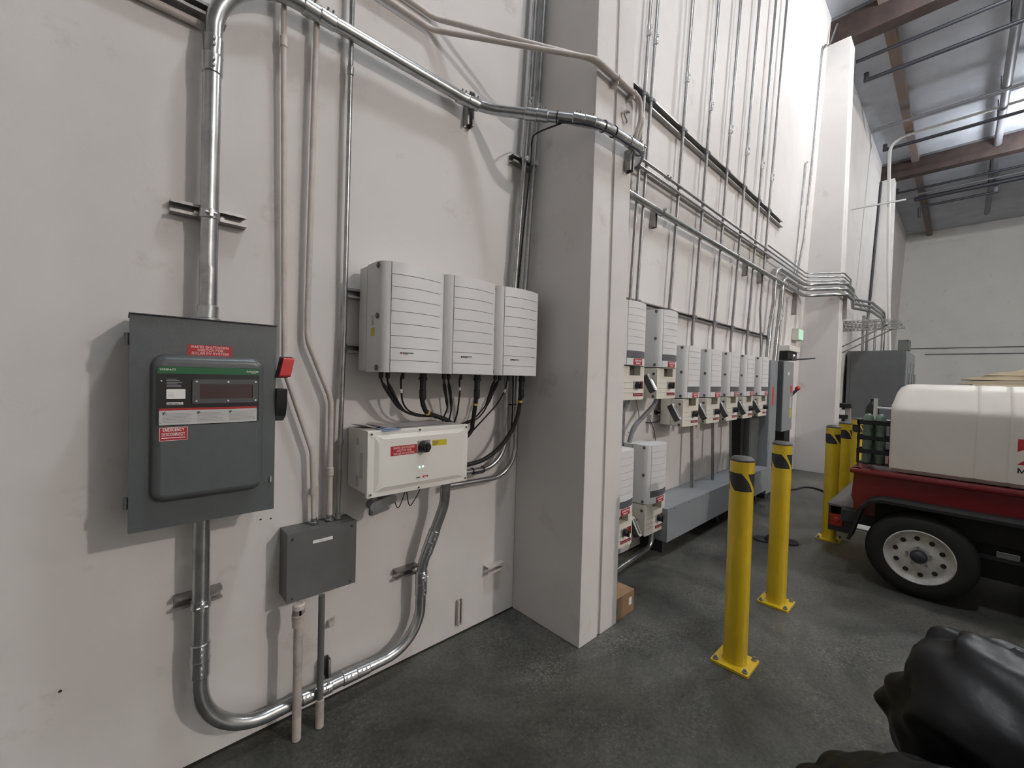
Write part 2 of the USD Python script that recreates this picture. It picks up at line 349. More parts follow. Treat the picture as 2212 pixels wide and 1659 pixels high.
# a small cast hook on the near pilaster
# glulam beams over the pilasters, each with a gray nailer above
for k, x in enumerate((8.33, 14.86)):
    T = thing('trim_%d' % (k+4), None, None, (x+.18, -5, 6.93), kind='structure')
    part(T, 'beam', bx((x+.06, Y1, 6.931), (x+.30, 1.66, 7.335), .006), 'beam_wood')
    part(T, 'nailer', bx((x+.08, Y1, 7.335), (x+.28, YW(7.4), CEIL), 0), 'beam_nailer')
# purlin strips under the roof deck, running along the hall
for k, (y, w) in enumerate(((.97, .14), (-2.6, .14), (-5.2, .14))):
    p = nm('/World', 'trim_%d' % (k+6)); v, f = tm(bx((X0, y-w/2, CEIL-.16), (X1, y+w/2, CEIL))); usdkit.mesh(stage, p, (v, f), LK['purlin']); tag(p, kind='structure')
part(WL, 'base_joint', [bx((X0, D-.005, .0005), (1.80, D+.001, .007)), bx((2.157, D-.005, .0005), (8.33, D+.001, .007)), bx((8.687, D-.005, .0005), (14.86, D+.001, .007))], 'hole', kind='stuff')
# drilled holes in the wall
hl = [(712, 258), (772, 285), (627, 483), (202, 588), (934, 333), (658, 856), (686, 855), (563, 1122), (585, 1120), (674, 802), (653, 635), (651, 748), (130, 1493), (754, 882), (984, 866), (1009, 889), (952, 600), (1050, 700), (944, 520), (415, 445), (888, 690)]
hm = []
for a, b in hl:
    q = at(a, b, y=D); hm.append(cyl(q+[0, -.0008, 0], q+[0, .003, 0], .0034 if (a+b) % 3 else .0044, 10))
part(WL, 'drill_hole', hm, 'hole', kind='stuff')
pm = []
zz = zm(300, 0, 2.765)
for st in ([(1085, 745), (1110, 740), (1105, 760), (1125, 775), (1110, 795)], [(1105, 820), (1120, 850), (1100, 855)], [(1130, 830), (1145, 820), (1140, 850), (1150, 860)], [(490, 1130), (540, 1150), (580, 1190), (640, 1220), (720, 1225)], [(530, 455), (550, 470), (555, 455)]):
    pm.append(tube(spline([zz(a, b, y=D-.0006) for a, b in st], 5), .0011, 5))
part(WL, 'pencil_mark', pm, 'pencil', kind='stuff')

# high bay lamps
for i, (lx, ly, lz, _, _, lab) in enumerate(LAMPS):
    T = thing('high_bay_lamp', lab, 'lamp', (lx, ly, lz)); o = (lx, ly, lz)
    part(T, 'housing', lathe([(.02, .15), (.11, .15), (.12, .18), (.10, .26), (.06, .32), (.02, .34)], o, (0, 0, 1), 28), 'lamp_housing')
    part(T, 'lens', lathe([(.0001, -.12), (.11, -.11), (.19, -.05), (.225, .03), (.205, .10), (.11, .149)], o, (0, 0, 1), 28), 'lamp_lens_%s' % 'abcde'[i], 40)
    part(T, 'stem', cyl((lx, ly, lz+.33), (lx, ly, CEIL), .014, 10), 'iron_gray')

# ------------------------------------------------------------------ first bay: the big gray safety switch
def loft_panel(x0, z0, x1, z1, y0, h, r, e, n=7):
    """A raised panel with rounded corners and rounded-over edges facing -y."""
    rings = []
    for k in range(n+1):
        t = k/n*math.pi/2; ins, hh = e*(1-math.cos(t)), h*math.sin(t); rr = max(r-ins, .003)
        ring = []
        for (cx, cz, a0) in ((x1-ins-rr, z1-ins-rr, 0), (x0+ins+rr, z1-ins-rr, 90), (x0+ins+rr, z0+ins+rr, 180), (x1-ins-rr, z0+ins+rr, 270)):
            for j in range(7):
                w = math.radians(a0+j*15); ring.append((cx+rr*math.cos(w), y0-hh, cz+rr*math.sin(w)))
        rings.append(ring)
    m = len(rings[0]); v = np.array(rings).reshape(-1, 3); f = []
    for i in range(n):
        for j in range(m):
            p, q = i*m+j, i*m+(j+1) % m; f += [[p, q, q+m], [p, q+m, p+m]]
    L = n*m
    for j in range(1, m-1): f.append([L, L+j, L+j+1])
    return trimesh.Trimesh(v, np.array(f), process=False)
cx0, cx1, cz0, cz1, cyf = .017, .404, .953, 1.607, 1.668
T = thing('safety_switch', 'large gray steel switch cabinet with raised door panel and red-gripped side handle', 'electrical cabinet', (.21, 1.75, cz0))
part(T, 'enclosure', bx((cx0+.004, cyf+.014, cz0+.006), (cx1-.004, D-.022, cz1-.004), .004), 'gray_enamel')
for zq in (1.03, 1.52): part(T, 'mounting_foot', bx((.12, D-.024, zq-.02), (.30, D-.001, zq+.02), .002), 'gray_enamel')
dr = part(T, 'door', [bx((cx0, cyf, cz0), (cx1, cyf+.003, cz1), .0012), bx((cx0, cyf+.001, cz0), (cx0+.003, cyf+.018, cz1)), bx((cx1-.003, cyf+.001, cz0), (cx1, cyf+.018, cz1)), bx((cx0, cyf+.001, cz0), (cx1, cyf+.018, cz0+.003))], 'gray_enamel')
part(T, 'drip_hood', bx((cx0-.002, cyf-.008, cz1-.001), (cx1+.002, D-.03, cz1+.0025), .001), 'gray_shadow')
fr = lambda a, b, y=1.634: at(240+a/2.764, 620+b/2.764, y=y)
p0, p1 = fr(232, 1196, 1.65), fr(918, 424, 1.65)
PX0, PZ0, PX1, PZ1 = p0[0], 1.037, p1[0], p1[2]
part(dr, 'raised_panel', loft_panel(PX0, PZ0, PX1, PZ1, cyf, .032, .036, .026), 'gray_enamel', 50)
YF = cyf-.032
part(dr, 'latch', [bx((cx1-.016, cyf-.006, 1.052), (cx1-.010, cyf, 1.072), .001)], 'zinc_bright')
for za, zb in ((1.515, 1.55), (1.025, 1.06)):
    part(T, 'hinge', [cyl((cx0-.006, cyf+.012, za), (cx0-.006, cyf+.012, zb), .006, 10), bx((cx0-.006, cyf+.010, za), (cx0+.004, cyf+.016, zb))], 'gray_enamel')
fq = lambda a, b, y=YF: at(330+a/9.217, 780+b/9.217, y=y)
def flat(c0, c1, y, t=.0006, r=0.): return prism(rrect(c0[0], c0[1], c1[0], c1[1], r), t, (0, y, 0))
la, lb = fq(75, 250), fq(2120, 1200)
lx0, lx1, lzt, lzb = fq(78, 600)[0], fq(2118, 600)[0], fq(1100, 120)[2], fq(1100, 1255)[2]
H = lzt-lzb; Wd = lx1-lx0
X = lambda s: lx0+s*Wd
Z = lambda s: lzt-s*H
lab = part(T, 'rating_label', flat((lx0, lzb), (lx1, lzt-.001), YF+.0003, .0008, .010), 'label_black', label='black rating label with green band and white warning strip')
def onl(name, mesh, mat, **k): return part(lab, name, mesh, mat, **k)
onl('green_band', prism(rrect(lx0+.001, lzt-.125*H, lx1-.001, lzt-.002, .009).union(sbox(lx0+.001, lzt-.125*H, lx1-.001, lzt-.08*H)), .0006, (0, YF-.0004, 0)), 'green_band')
onl('lettering', [text('VISIPACT', X(.095), YF-.0012, Z(.072), .0052, 1.1, True), text('Schneider', X(.925), YF-.0012, Z(.078), .0056, 1., True), text('Electric', X(.935), YF-.0012, Z(.10), .003)], 'white_print')
bars = []
for k, (s, w) in enumerate(((.0, .09), (.022, .115), (.055, .14), (.08, .10), (.105, .13), (.125, .13))):
    bars.append(flat((X(.085), Z(.222+s)), (X(.085+w), Z(.222+s)+.0017), YF-.0005, .0003))
onl('fine_print', bars, 'gray_print')
onl('white_sticker', flat((X(.083), Z(.548)), (X(.255), Z(.385)), YF-.0005, .0005, .003), 'white_print')
onl('sticker_print', [flat((X(.10), Z(.45+.022*k)), (X(.15), Z(.45+.022*k)+.001), YF-.0011, .0002) for k in range(4)], 'light_print')
onl('brand_tag', flat((X(.086), Z(.648)), (X(.235), Z(.607)), YF-.0005, .0005, .001), 'white_print')
onl('brand_text', text('SQUARE D', X(.155), YF-.0012, Z(.643), .0048, 1.05, True), 'black_print')
wx0, wx1, wz0, wz1 = X(.315), X(.985), Z(.632), Z(.215)
fr2 = rrect(wx0, wz0, wx1, wz1, .006).difference(sbox(X(.385), Z(.552), X(.925), Z(.295)))
wf = part(T, 'window_frame', prism(fr2, .006, (0, YF-.0006, 0)), 'window_frame')
part(wf, 'window', flat((X(.383), Z(.555)), (X(.927), Z(.292)), YF-.0006, .0025), 'red_window', label='dark red viewing window')
for s in (.355, .665, .955):
    for u in (.255, .59): part(wf, 'screw', cyl((X(s), YF-.0066, Z(u)), (X(s), YF-.0095, Z(u)), .0034, 10, .001), 'zinc_bright')
onl('red_line', flat((X(.02), Z(.742)), (X(.978), Z(.705)), YF-.0005, .0005), 'red_sticker')
onl('warning_strip', flat((X(.02), Z(.985)), (X(.978), Z(.742)), YF-.0005, .0005, .003), 'light_print')
wb = []
for c in range(3):
    for k in range(7):
        w = (.24, .27, .25, .22, .27, .2, .25)[(k+2*c) % 7]
        wb.append(flat((X(.05+.315*c), Z(.80+.024*k)), (X(.05+.315*c+w), Z(.80+.024*k)+.0014), YF-.0011, .0002))
onl('warning_print', wb, 'gray_print')
onl('warning_mark', [tube([(X(.045+.315*c+dx0), YF-.0012, Z(.775+dz0)), (X(.045+.315*c+dx1), YF-.0012, Z(.775+dz1))], .0009, 5) for c in range(3) for dx0, dz0, dx1, dz1 in ((0, 0, .035, .012), (.028, -.01, .008, .035), (.01, .003, .02, .03))], 'black_print')
for a, b in ((172, 395), (155, 1225), (2015, 1135)):
    q = fq(a, b); onl('rivet', cyl((q[0], YF-.0004, q[2]), (q[0], YF-.003, q[2]), .0026, 10, .0008), 'zinc_bright')
def sticker(parent, c0, c1, y, lines, heights, name='warning_sticker', border=True, tmat='white_print', fx=1.0, label=None, rule=False):
    s = part(parent, name, flat(c0, c1, y, .0006, .001), 'red_sticker', label=label)
    if border:
        o = sbox(c0[0], c0[1], c1[0], c1[1]); part(s, 'border', prism(o.buffer(-.0006).difference(o.buffer(-.0018)), .0003, (0, y-.0006, 0)), tmat)
    ms = [text(l, (c0[0]+c1[0])/2, y-.0007, c1[1]-d, h, fx, True, depth=.0004) for (l, d, h) in lines]
    if rule: ms.append(flat((c0[0]+.006, c0[1]+.008), (c1[0]-.006, c0[1]+.0105), y-.0007, .0003))
    part(s, 'lettering', ms, tmat); return s
a, b = fr(456, 427, 1.66), fr(727, 350, 1.66)
sticker(dr, (a[0], 1.4905), (b[0], 1.5255), cyf-.0001, [('RAPID SHUTDOWN', .0105, .0078), ('SWITCH FOR', .0205, .0078), ('SOLAR PV SYSTEM', .0305, .0078)], None, border=False, tmat='pink_print', fx=1.0, label='red rapid shutdown sticker')
a, b = fr(285, 922), fr(459, 830)
sticker(dr, (a[0], a[2]-.001), (b[0], lzb-.004), YF-.0001, [('EMERGENCY', .0125, .0092), ('DISCONNECT', .0265, .0092)], None, fx=.66, label='red emergency disconnect sticker', rule=True)
# side handle
hq = lambda a, b, y: at(560+a/9.217, 740+b/9.217, y=y)
h0, h1 = hq(350, 1555, 1.70), hq(540, 1100, 1.70)
hd = part(T, 'handle', prism(Polygon([(1.765, h0[2]+.01), (1.74, h0[2]), (1.70, h0[2]), (1.668, h0[2]+.02), (1.655, h0[2]+.06), (1.650, h0[2]+.115), (1.655, h0[2]+.118), (1.74, h0[2]+.118)]), .034, (cx1, 0, 0), (0, 1, 0), (0, 0, 1), (1, 0, 0)), 'black_plastic', label='black switch lever')
g0, g1 = hq(385, 680, 1.655), hq(640, 260, 1.62)
grip = prism(rrect(0, 0, .026, .068, .006), .036, (0, 0, 0), (0, -1, 0), (0, 0, 1), (1, 0, 0))
def tilt(v, base):  # the grip leans outwards from the door
    v = v.copy(); v[:, 0] += (v[:, 2])*.20; return v+base
v, f = tm(grip); part(hd, 'grip', (tilt(v, np.array([cx1+.004, 1.664, g0[2]])), f), 'red_grip', label='red handle grip')
v, f = tm(bx((-.005, .0, -.004), (.036, .012, .072), .003)); part(hd, 'grip_back', (tilt(v, np.array([cx1+.002, 1.660, g0[2]])), f), 'black_plastic')
part(hd, 'padlock_eye', cyl((cx1+.030, 1.676, h0[2]+.03), (cx1+.036, 1.676, h0[2]+.03), .006, 10), 'zinc')

# ------------------------------------------------------------------ the large conduit above and below it
CX, CY, CR = .2185, 1.782, .0265
upper2 = [(CX, CY, cz1-.006), (CX, CY, 1.80), (CX, 1.742, 2.832), (1.36, 1.742, 2.835), (1.74, 1.285, 2.741), (2.20, 1.285, 2.765), (2.60, 1.738, 2.84), (7.98, 1.738, 2.85), (8.20, 1.255, 2.86), (8.82, 1.255, 2.865), (9.9, 1.40, 2.88), (10.7, 1.22, 2.90), (12.42, 1.21, 2.93), (12.42, 1.21, 2.232)]
T, P = conduit('conduit', 'thick galvanized conduit rising from the gray switch cabinet and wrapping round the near pilaster', 'conduit',
    upper2, CR, R=.26, cl=.12, ear=(0, -1, .9),
    couplings=[at(455, 118, y=1.75), at(690, 45, y=1.742), (1.27, 1.742, 2.835), (1.545, 1.52, 2.79), (1.70, 1.34, 2.75), (2.08, 1.285, 2.76), (2.78, 1.738, 2.84), (6.9, 1.738, 2.85)],
    straps=[at(449, 465, y=CY), at(1012, 232, y=1.742), (2.19, 1.29, 2.765), (3.28, 1.738, 2.845), (5.0, 1.738, 2.85)])
part(T, 'lock_ring', lathe([(CR+.002, 0), (CR+.012, .004), (CR+.012, .012), (CR+.004, .016), (CR+.004, .055), (CR, .06)], (CX, CY, cz1+.002), (0, 0, 1), 24), 'zinc')
for q in [(1.61, 1.44, 2.77), (1.80, 1.29, 2.745), (1.88, 1.285, 2.75), (2.31, 1.40, 2.78), (2.325, 1.42, 2.785)]:
    qq, tt = near(P, np.array(q)); part(T, 'cable_tie', lathe([(CR+.0005, -.003), (CR+.0035, -.003), (CR+.0035, .003), (CR+.0005, .003)], qq, tt, 20), 'black_plastic')
tc = []
for q in [(1.61, 1.44, 2.775), (1.70, 1.34, 2.752), (1.80, 1.29, 2.745), (1.95, 1.285, 2.75), (2.10, 1.285, 2.76), (2.18, 1.29, 2.765), (2.26, 1.345, 2.77), (2.32, 1.41, 2.785)]:
    qq, tt = near(P, np.array(q)); tc.append(qq+np.array([-.004, -.014, -.028]))
part(T, 'taped_cable', tube(spline(tc, 6), .0055, 8), 'blue_tape')
wall_strut('dark strut bracket behind the thick conduit above the gray switch cabinet', .115, .335, 1.992, bolts=1, y=YW(1.992))
lowp = [(.208, CY, cz0+.01), (.208, CY, .115), (1.085, CY, .125), (1.09, CY, .50), (1.19, 1.745, .80), (1.19, 1.735, .95)]
lz = zm(350, 1000, 2.5175)
T, P = conduit('conduit', 'thick galvanized conduit from the switch cabinet bottom, sweeping low to the cream cabinet', 'conduit',
    lowp, CR-.001, R=.22, cl=.12, ear=(0, -1, .6),
    couplings=[at(430, 1425, y=CY), at(683, 1505, y=CY), at(768, 1455, y=CY), (1.09, CY, .42), (1.125, 1.77, .62)],
    straps=[at(429, 1305, y=CY), at(705, 1483, y=CY), (1.09, CY, .46)])
wall_strut('dark strut bracket behind the thick conduit below the gray switch cabinet', at(376, 1299, y=1.84)[0], at(479, 1274, y=1.84)[0], .628)
wall_strut('short dark strut bracket behind the rising conduit right of the gray junction box', .98, 1.10, .47, bolts=1)
vstrut('small upright strut bracket behind the floor-level conduit', .655, .085, .20)
vstrut('upright strut bracket under the thick conduit left of the near pilaster', 1.315, 2.745, 2.86, y=YW(2.8))

# ------------------------------------------------------------------ first bay: painted conduits, junction box and its pipes
jx0, jx1, jz0, jz1, jy = .474, .746, .541, .812, 1.755
T = thing('junction_box', 'flat gray steel junction box with small white label strip low on the wall', 'junction box', ((jx0+jx1)/2, 1.81, jz0))
part(T, 'body', bx((jx0+.002, jy+.004, jz0), (jx1-.002, D-.001, jz1), .002), 'gray_box')
part(T, 'cover', [bx((jx0, jy, jz0+.001), (jx1, jy+.0025, jz1+.001), .0008), bx((jx0, jy+.001, jz1-.001), (jx1, jy+.016, jz1+.001)), bx((jx0, jy+.001, jz0), (jx0+.002, jy+.014, jz1))], 'gray_box')
q0, q1 = at(676, 1163, y=jy), at(719, 1150, y=jy)
ls = part(T, 'label_strip', flat((q0[0], .756), (q1[0], .769), jy-.0003), 'white_print', label='small white label strip')
part(ls, 'print', flat((q0[0]+.025, .762), (q0[0]+.058, .7635), jy-.001, .0002), 'gray_print')
for a, b in ((jx0+.018, jz1-.02), (jx1-.02, jz1-.02), (jx0+.02, jz0+.016), (jx1-.025, jz0+.016)):
    part(T, 'cover_screw', cyl((a, jy+.001, b), (a, jy-.003, b), .0045, 10, .001), 'iron_dark')
pz = zm(300, 0, 2.765); pj = zm(240, 620, 2.764)
YP = 1.822
def painted(label, pix, r, mat, coups, straps=()):
    pts = [at(a, b, y=YW(2.65)-.046 if b < 300 else YP) for a, b in pix]; pts[-1] = np.array([pts[-1][0], YP, jz1+.0015])
    top = pts[0]; pts[0] = top+(top-np.array([pts[1][0], YP+.01, pts[1][2]]))*2.2; pts[0][1] = YW(pts[0][2])-.046
    T, P = conduit('conduit', label, 'conduit', pts, r, mat, R=.16, group=None)
    for c in coups:
        q, t = near(P, at(c[0], c[1], y=YP-.03)); part(T, 'coupling', lathe([(r, -.02), (r+.003, -.016), (r+.003, .016), (r, .02)], q, t, 16), mat)
    for c in straps:
        q, t = near(P, at(c[0], c[1], y=YP))
        part(T, 'pipe_strap', [lathe([(r, -.008), (r+.003, -.008), (r+.003, .008), (r, .008)], q, t, 16), bx((q[0]+.002, YP-.002, q[2]-.008), (q[0]+r+.004, YW(q[2])-.001, q[2]+.008), .001), bx((q[0]+r, YW(q[2])-.008, q[2]-.008), (q[0]+r+.022, YW(q[2])-.001, q[2]+.008), .001)], mat)
    part(T, 'lock_nut', lathe([(r, 0), (r+.008, .002), (r+.008, .009), (r+.003, .012), (r+.003, .024), (r, .026)], (pts[-1][0], YP, jz1+.001), (0, 0, 1), 16), 'galvanized')
painted('painted conduit closest to the gray switch cabinet, entering the junction box at left', [(615, 150), (613.5, 600), (614, 800), (674, 975), (678, 1128)], .0098, 'pipe_painted', [(613, 95)], [(677, 1063)])
painted('painted conduit with a double bend, entering the middle of the junction box', [(682, 150), (664, 690), (664, 735), (715, 862), (712, 1120)], .0112, 'pipe_painted', [(712, 1022)])
painted('bare gray steel conduit, the rightmost of the three entering the junction box', [(758, 120), (744, 700), (735, 950), (730, 1118)], .0100, 'galvanized', [(759, 160)], [(740, 958)])
# pipes from the box into the floor, in front of the large conduit
pa, pb = at(637, 1590, z=0), at(683, 1557, z=0)
T, P = conduit('floor_pipe', 'dirty white painted pipe from the junction box into the concrete floor', 'pipe', [(pa[0], 1.735, jz0+.002), (pa[0], 1.735, .0)], .0165, 'pipe_dirty', R=.1)
part(T, 'coupling', lathe([(.017, -.036), (.023, -.034), (.023, -.012), (.0245, -.010), (.0245, .012), (.0225, .014), (.0225, .034), (.017, .036)], (pa[0], 1.735, .487), (0, 0, 1), 18), 'pipe_dirty')
part(T, 'reducer', lathe([(.0225, 0), (.0225, .05), (.019, .055)], (pa[0], 1.735, jz0-.054), (0, 0, 1), 18), 'pipe_painted')
T, P = conduit('floor_pipe', 'dark gray pipe from the junction box into the concrete floor', 'pipe', [(pb[0], 1.737, jz0+.002), (pb[0], 1.737, .0)], .0125, 'gray_box', R=.1)
part(T, 'floor_sleeve', lathe([(.013, 0), (.0165, .002), (.0165, .115), (.013, .117)], (pb[0], 1.737, 0), (0, 0, 1), 18), 'pipe_dirty')
single('concrete_patch', 'rough mortar patch round the two pipes entering the floor', 'patch', bumped(trimesh.creation.box(extents=(.001, .001, .001)), 0, 1), 'pipe_dirty') if False else None

# the two painted conduits high on the wall that wrap round the pilaster
za = 3.08
for k, (lab, y, dz, xb) in enumerate((('upper of the two thin painted conduits wrapping round the near pilaster', YW(3.1)-.02, .052, -.02), ('lower of the two thin painted conduits wrapping round the near pilaster', YW(3.1)-.022, 0., 0.))):
    s0 = at(830, 0, y=y) if k else at(862, 0, y=y)
    b0 = at(933, 64, y=y) if k else at(940, 40, y=y)
    zz0 = b0[2]
    pts = [(-4, y, zz0), (b0[0], y, zz0), (1.735, 1.299+.026*(1-k), 3.056+.012*(1-k)), (2.165+.02*(1-k), 1.299+.026*(1-k), 3.056+.012*(1-k)), (2.183+.027*(1-k), 1.31, 2.95), (2.183+.027*(1-k), 1.42, 2.62), (2.185+.03*(1-k), YW(2.6)-.004, 2.58)]
    T, P = conduit('thin_conduit', lab, 'conduit', pts, .0125, 'pipe_painted', R=.10)
    for xx in (1.93, 2.09):
        q, t = near(P, np.array([xx, 1.30, pts[2][2]])); part(T, 'pipe_strap', [lathe([(.0125, -.008), (.0155, -.008), (.0155, .008), (.0125, .008)], q, t, 14), bx((q[0]-.007, q[1]-.002, q[2]-.030), (q[0]+.007, PY, q[2]-.012), .001)], 'pipe_painted')
# strut rail high at the far left with a thin painted conduit on it
r0, r1 = at(352, 0, y=1.80), at(452, 32, y=1.80); YR = YW(r1[2])
T = thing('strut_rail', 'dark strut rail high on the wall at the left, behind the conduit bend', 'rail', (-1.5, YR, 2.64))
part(T, 'channel', strut((-5.5, YR-.001, r1[2]), (.26, YR-.001, r1[2]), (0, -1, 0)), 'strut_steel')
part(T, 'bolt', cyl((.10, YR-.004, r1[2]), (.10, YR-.03, r1[2]), .009, 8), 'zinc')
T, P = conduit('thin_conduit', 'short thin conduit run just under the strut rail at far left', 'conduit', [(-5.5, YR-.016, r1[2]-.045), (.19, YR-.016, r1[2]-.045)], .013, 'pipe_painted')
# little leftovers on the wall
q = at(1063, 1222, y=D)
T = thing('strut_bracket', 'empty painted strut stub low on the wall beside the pilaster corner', 'bracket', (q[0], D, q[2]))
part(T, 'channel', strut((q[0]-.065, D-.001, q[2]), (q[0]+.065, D-.001, q[2]), (0, -1, 0)), 'pipe_painted')
q = at(990, 1320, y=D)
T = thing('strut_bracket', 'flat upright painted strut strip low on the wall, above the floor edge', 'bracket', (q[0], D, q[2]-.05))
part(T, 'channel', strut((q[0], D-.001, q[2]-.07), (q[0], D-.001, q[2]+.07), (0, -1, 0), w=.032, d=.022), 'pipe_painted')
q = at(712, 1342, y=D)
T = thing('anchor_lug', 'tiny painted anchor lug on the wall right of the floor pipes', 'anchor', (q[0], D, q[2]))
part(T, 'lug', [bx((q[0]-.012, D-.028, q[2]-.016), (q[0]+.010, D-.001, q[2]+.010), .006), prism(Polygon([(0, 0), (.02, 0), (.02, .03)]), .004, (q[0]-.004, D-.014, q[2]-.004))], 'pipe_painted')
for k, (lab, zc) in enumerate((('small welded hook high on the front of the near pilaster', at(1348, 250, y=PY)[2]),)):
    q = at(1348, 250, y=PY)
    T = thing('hook', lab, 'hook', (q[0], PY, q[2]))
    part(T, 'hook_bend', tube(spline([q+np.array(d) for d in ((.02, .002, .03), (.022, -.02, .02), (-.018, -.022, .012), (-.02, -.018, -.012), (.0, -.02, -.035), (.008, -.01, -.04))], 6), .005, 8), 'strut_steel')
vstrut('dark strut block under the thick conduit on the pilaster front', 2.10, 2.63, 2.745, y=PY, o=(0, -1, 0))

# ------------------------------------------------------------------ the two conduits in the corner by the pilaster
YC = D-.06
cc = zm(980, 180, 8.296); cd = zm(800, 780, 5.82)
def corner(label, xt, xa, r, low):
    zt = CEIL-.03
    pts = [(xt+.02, YW(zt)-.06, zt), (xt, YW(3.2)-.06, 3.2), (xa+.02, YW(2.0)-.06, 1.95), (xa, D-.06, 1.60)]+low
    return conduit('corner_conduit', label, 'conduit', pts, r, 'galvanized', R=.17, couplings=[(xt, YW(3.05)-.06, 3.02)], straps=[(xt, YW(2.7)-.06, 2.70)], cl=.06)
T, P = corner('left galvanized conduit of the pair running down the corner beside the pilaster', 1.708, 1.650, .0155, [(1.648, YC, .925), (1.24, YC, .925)])
for a, b in ((1280, 1370), (1410, 1350)):
    q, t = near(P, cd(a, b, y=YC)); part(T, 'cable_tie', lathe([(.016, -.003), (.019, -.003), (.019, .003), (.016, .003)], q, t, 16), 'black_plastic')
q0, t = near(P, cd(1270, 1390, y=YC)); q1, t = near(P, cd(1400, 1370, y=YC)); part(T, 'blue_cable', tube([q0+[0, -.016, -.012], q1+[0, -.016, -.012]], .005, 8), 'blue_tape')
corner('right galvanized conduit of the pair running down the corner beside the pilaster', 1.776, 1.734, .0145, [(1.730, YC, .862), (1.24, YC, .868)])
wall_strut('dark strut bracket holding the two corner conduits below the thick conduit', 1.625, 1.795, 2.70, bolts=1, y=YW(2.7))
_q = near(fillet(upper2, .26), np.array([1.62, 1.42, 2.77]))[0]+np.array([0, .0, -.028])
pp = [_q, cc(1480, 900, y=1.60), cc(1400, 1060, y=1.72), (1.722, 1.735, 2.68), (1.706, YW(2.2)-.066, 2.2), (1.692, 1.80, 1.7), (1.690, YC-.012, 1.25), (1.68, YC-.012, 1.10)]
T, P = conduit('black_cable', 'thin black cable tied to the corner conduits under the thick conduit', 'cable', pp, .0045, 'black_rubber', smoothpath=True, n=8)
for zt in (1.285,):
    q, t = near(P, np.array([1.69, YC, zt])); part(T, 'cable_tie', tube(spline([(1.644, YC, zt), (1.668, YC-.022, zt), (1.70, YC-.022, zt), (1.716, YC-.014, zt)], 5), .0035, 6), 'black_plastic')

# ------------------------------------------------------------------ inverters
IB, IF = D-.050, 1.590      # back of the inverters, front of their panels
def inverter_shell(T, z0, z1, w=.157, mat='white_inverter', seam=True):
    """Back shell and front cover of an inverter; x is along the wall, the back at y=0 and the front at negative y."""
    back = Polygon([(-w, 0), (w, 0), (w+.001, -.075), (-w-.001, -.075)])
    part(T, 'back_shell', prism(back, z1-z0-.010, (0, 0, z0+.005), (1, 0, 0), (0, 1, 0), (0, 0, 1)), mat)
    arc = lambda n: [(x, -.222-.018*(1-(x/.118)**2)) for x in np.linspace(-.118, .118, n)]
    out = [(-w-.001, -.079), (-w-.001, -.165), (-w+.006, -.195), (-w+.022, -.213)]+[(x, y+.004) for x, y in arc(13)]+[(w-.022, -.213), (w-.006, -.195), (w+.001, -.165), (w+.001, -.079)]
    part(T, 'front_cover', prism(Polygon(out), z1-z0, (0, 0, z0), (1, 0, 0), (0, 1, 0), (0, 0, 1)), mat, 35)
    return arc
def strips(T, arc, z0, z1, n, gap=.0022, name='cover_strip', skip=(), mat='white_inverter'):
    h = (z1-z0)/n; A = arc(13)
    for k in range(n):
        if k in skip: continue
        a, b = z0+k*h+gap/2, z0+(k+1)*h-gap/2
        v = [(x, y, z) for z in (a, b) for x, y in A]+[(x, y+.008, z) for z in (a, b) for x, y in A]; m = 13; f = []
        for i in range(m-1):
            f += [[i, i+1, m+i+1, m+i], [2*m+i, 3*m+i, 3*m+i+1, 2*m+i+1], [i, 2*m+i, 2*m+i+1, i+1], [m+i, m+i+1, 3*m+i+1, 3*m+i]]
        f += [[0, m, 3*m, 2*m], [m-1, 3*m-1, 4*m-1, 2*m-1]]
        part(T, name, (np.array(v), np.array(f)), mat)
def side_screws(T, zs, w=.157):
    for z in zs:
        for sx in (-1, 1):
            r = part(T, 'screw_recess', lathe([(.0001, 0), (.010, .0), (.012, .0016), (.010, .0022), (.0001, .0022)], (sx*(w+.0005), -.178, z), (sx, -.10, 0), 14), 'recess')
            part(r, 'screw', cyl((sx*(w+.001), -.178, z), (sx*(w+.0045), -.178, z), .0055, 8, .001), 'iron_gray')
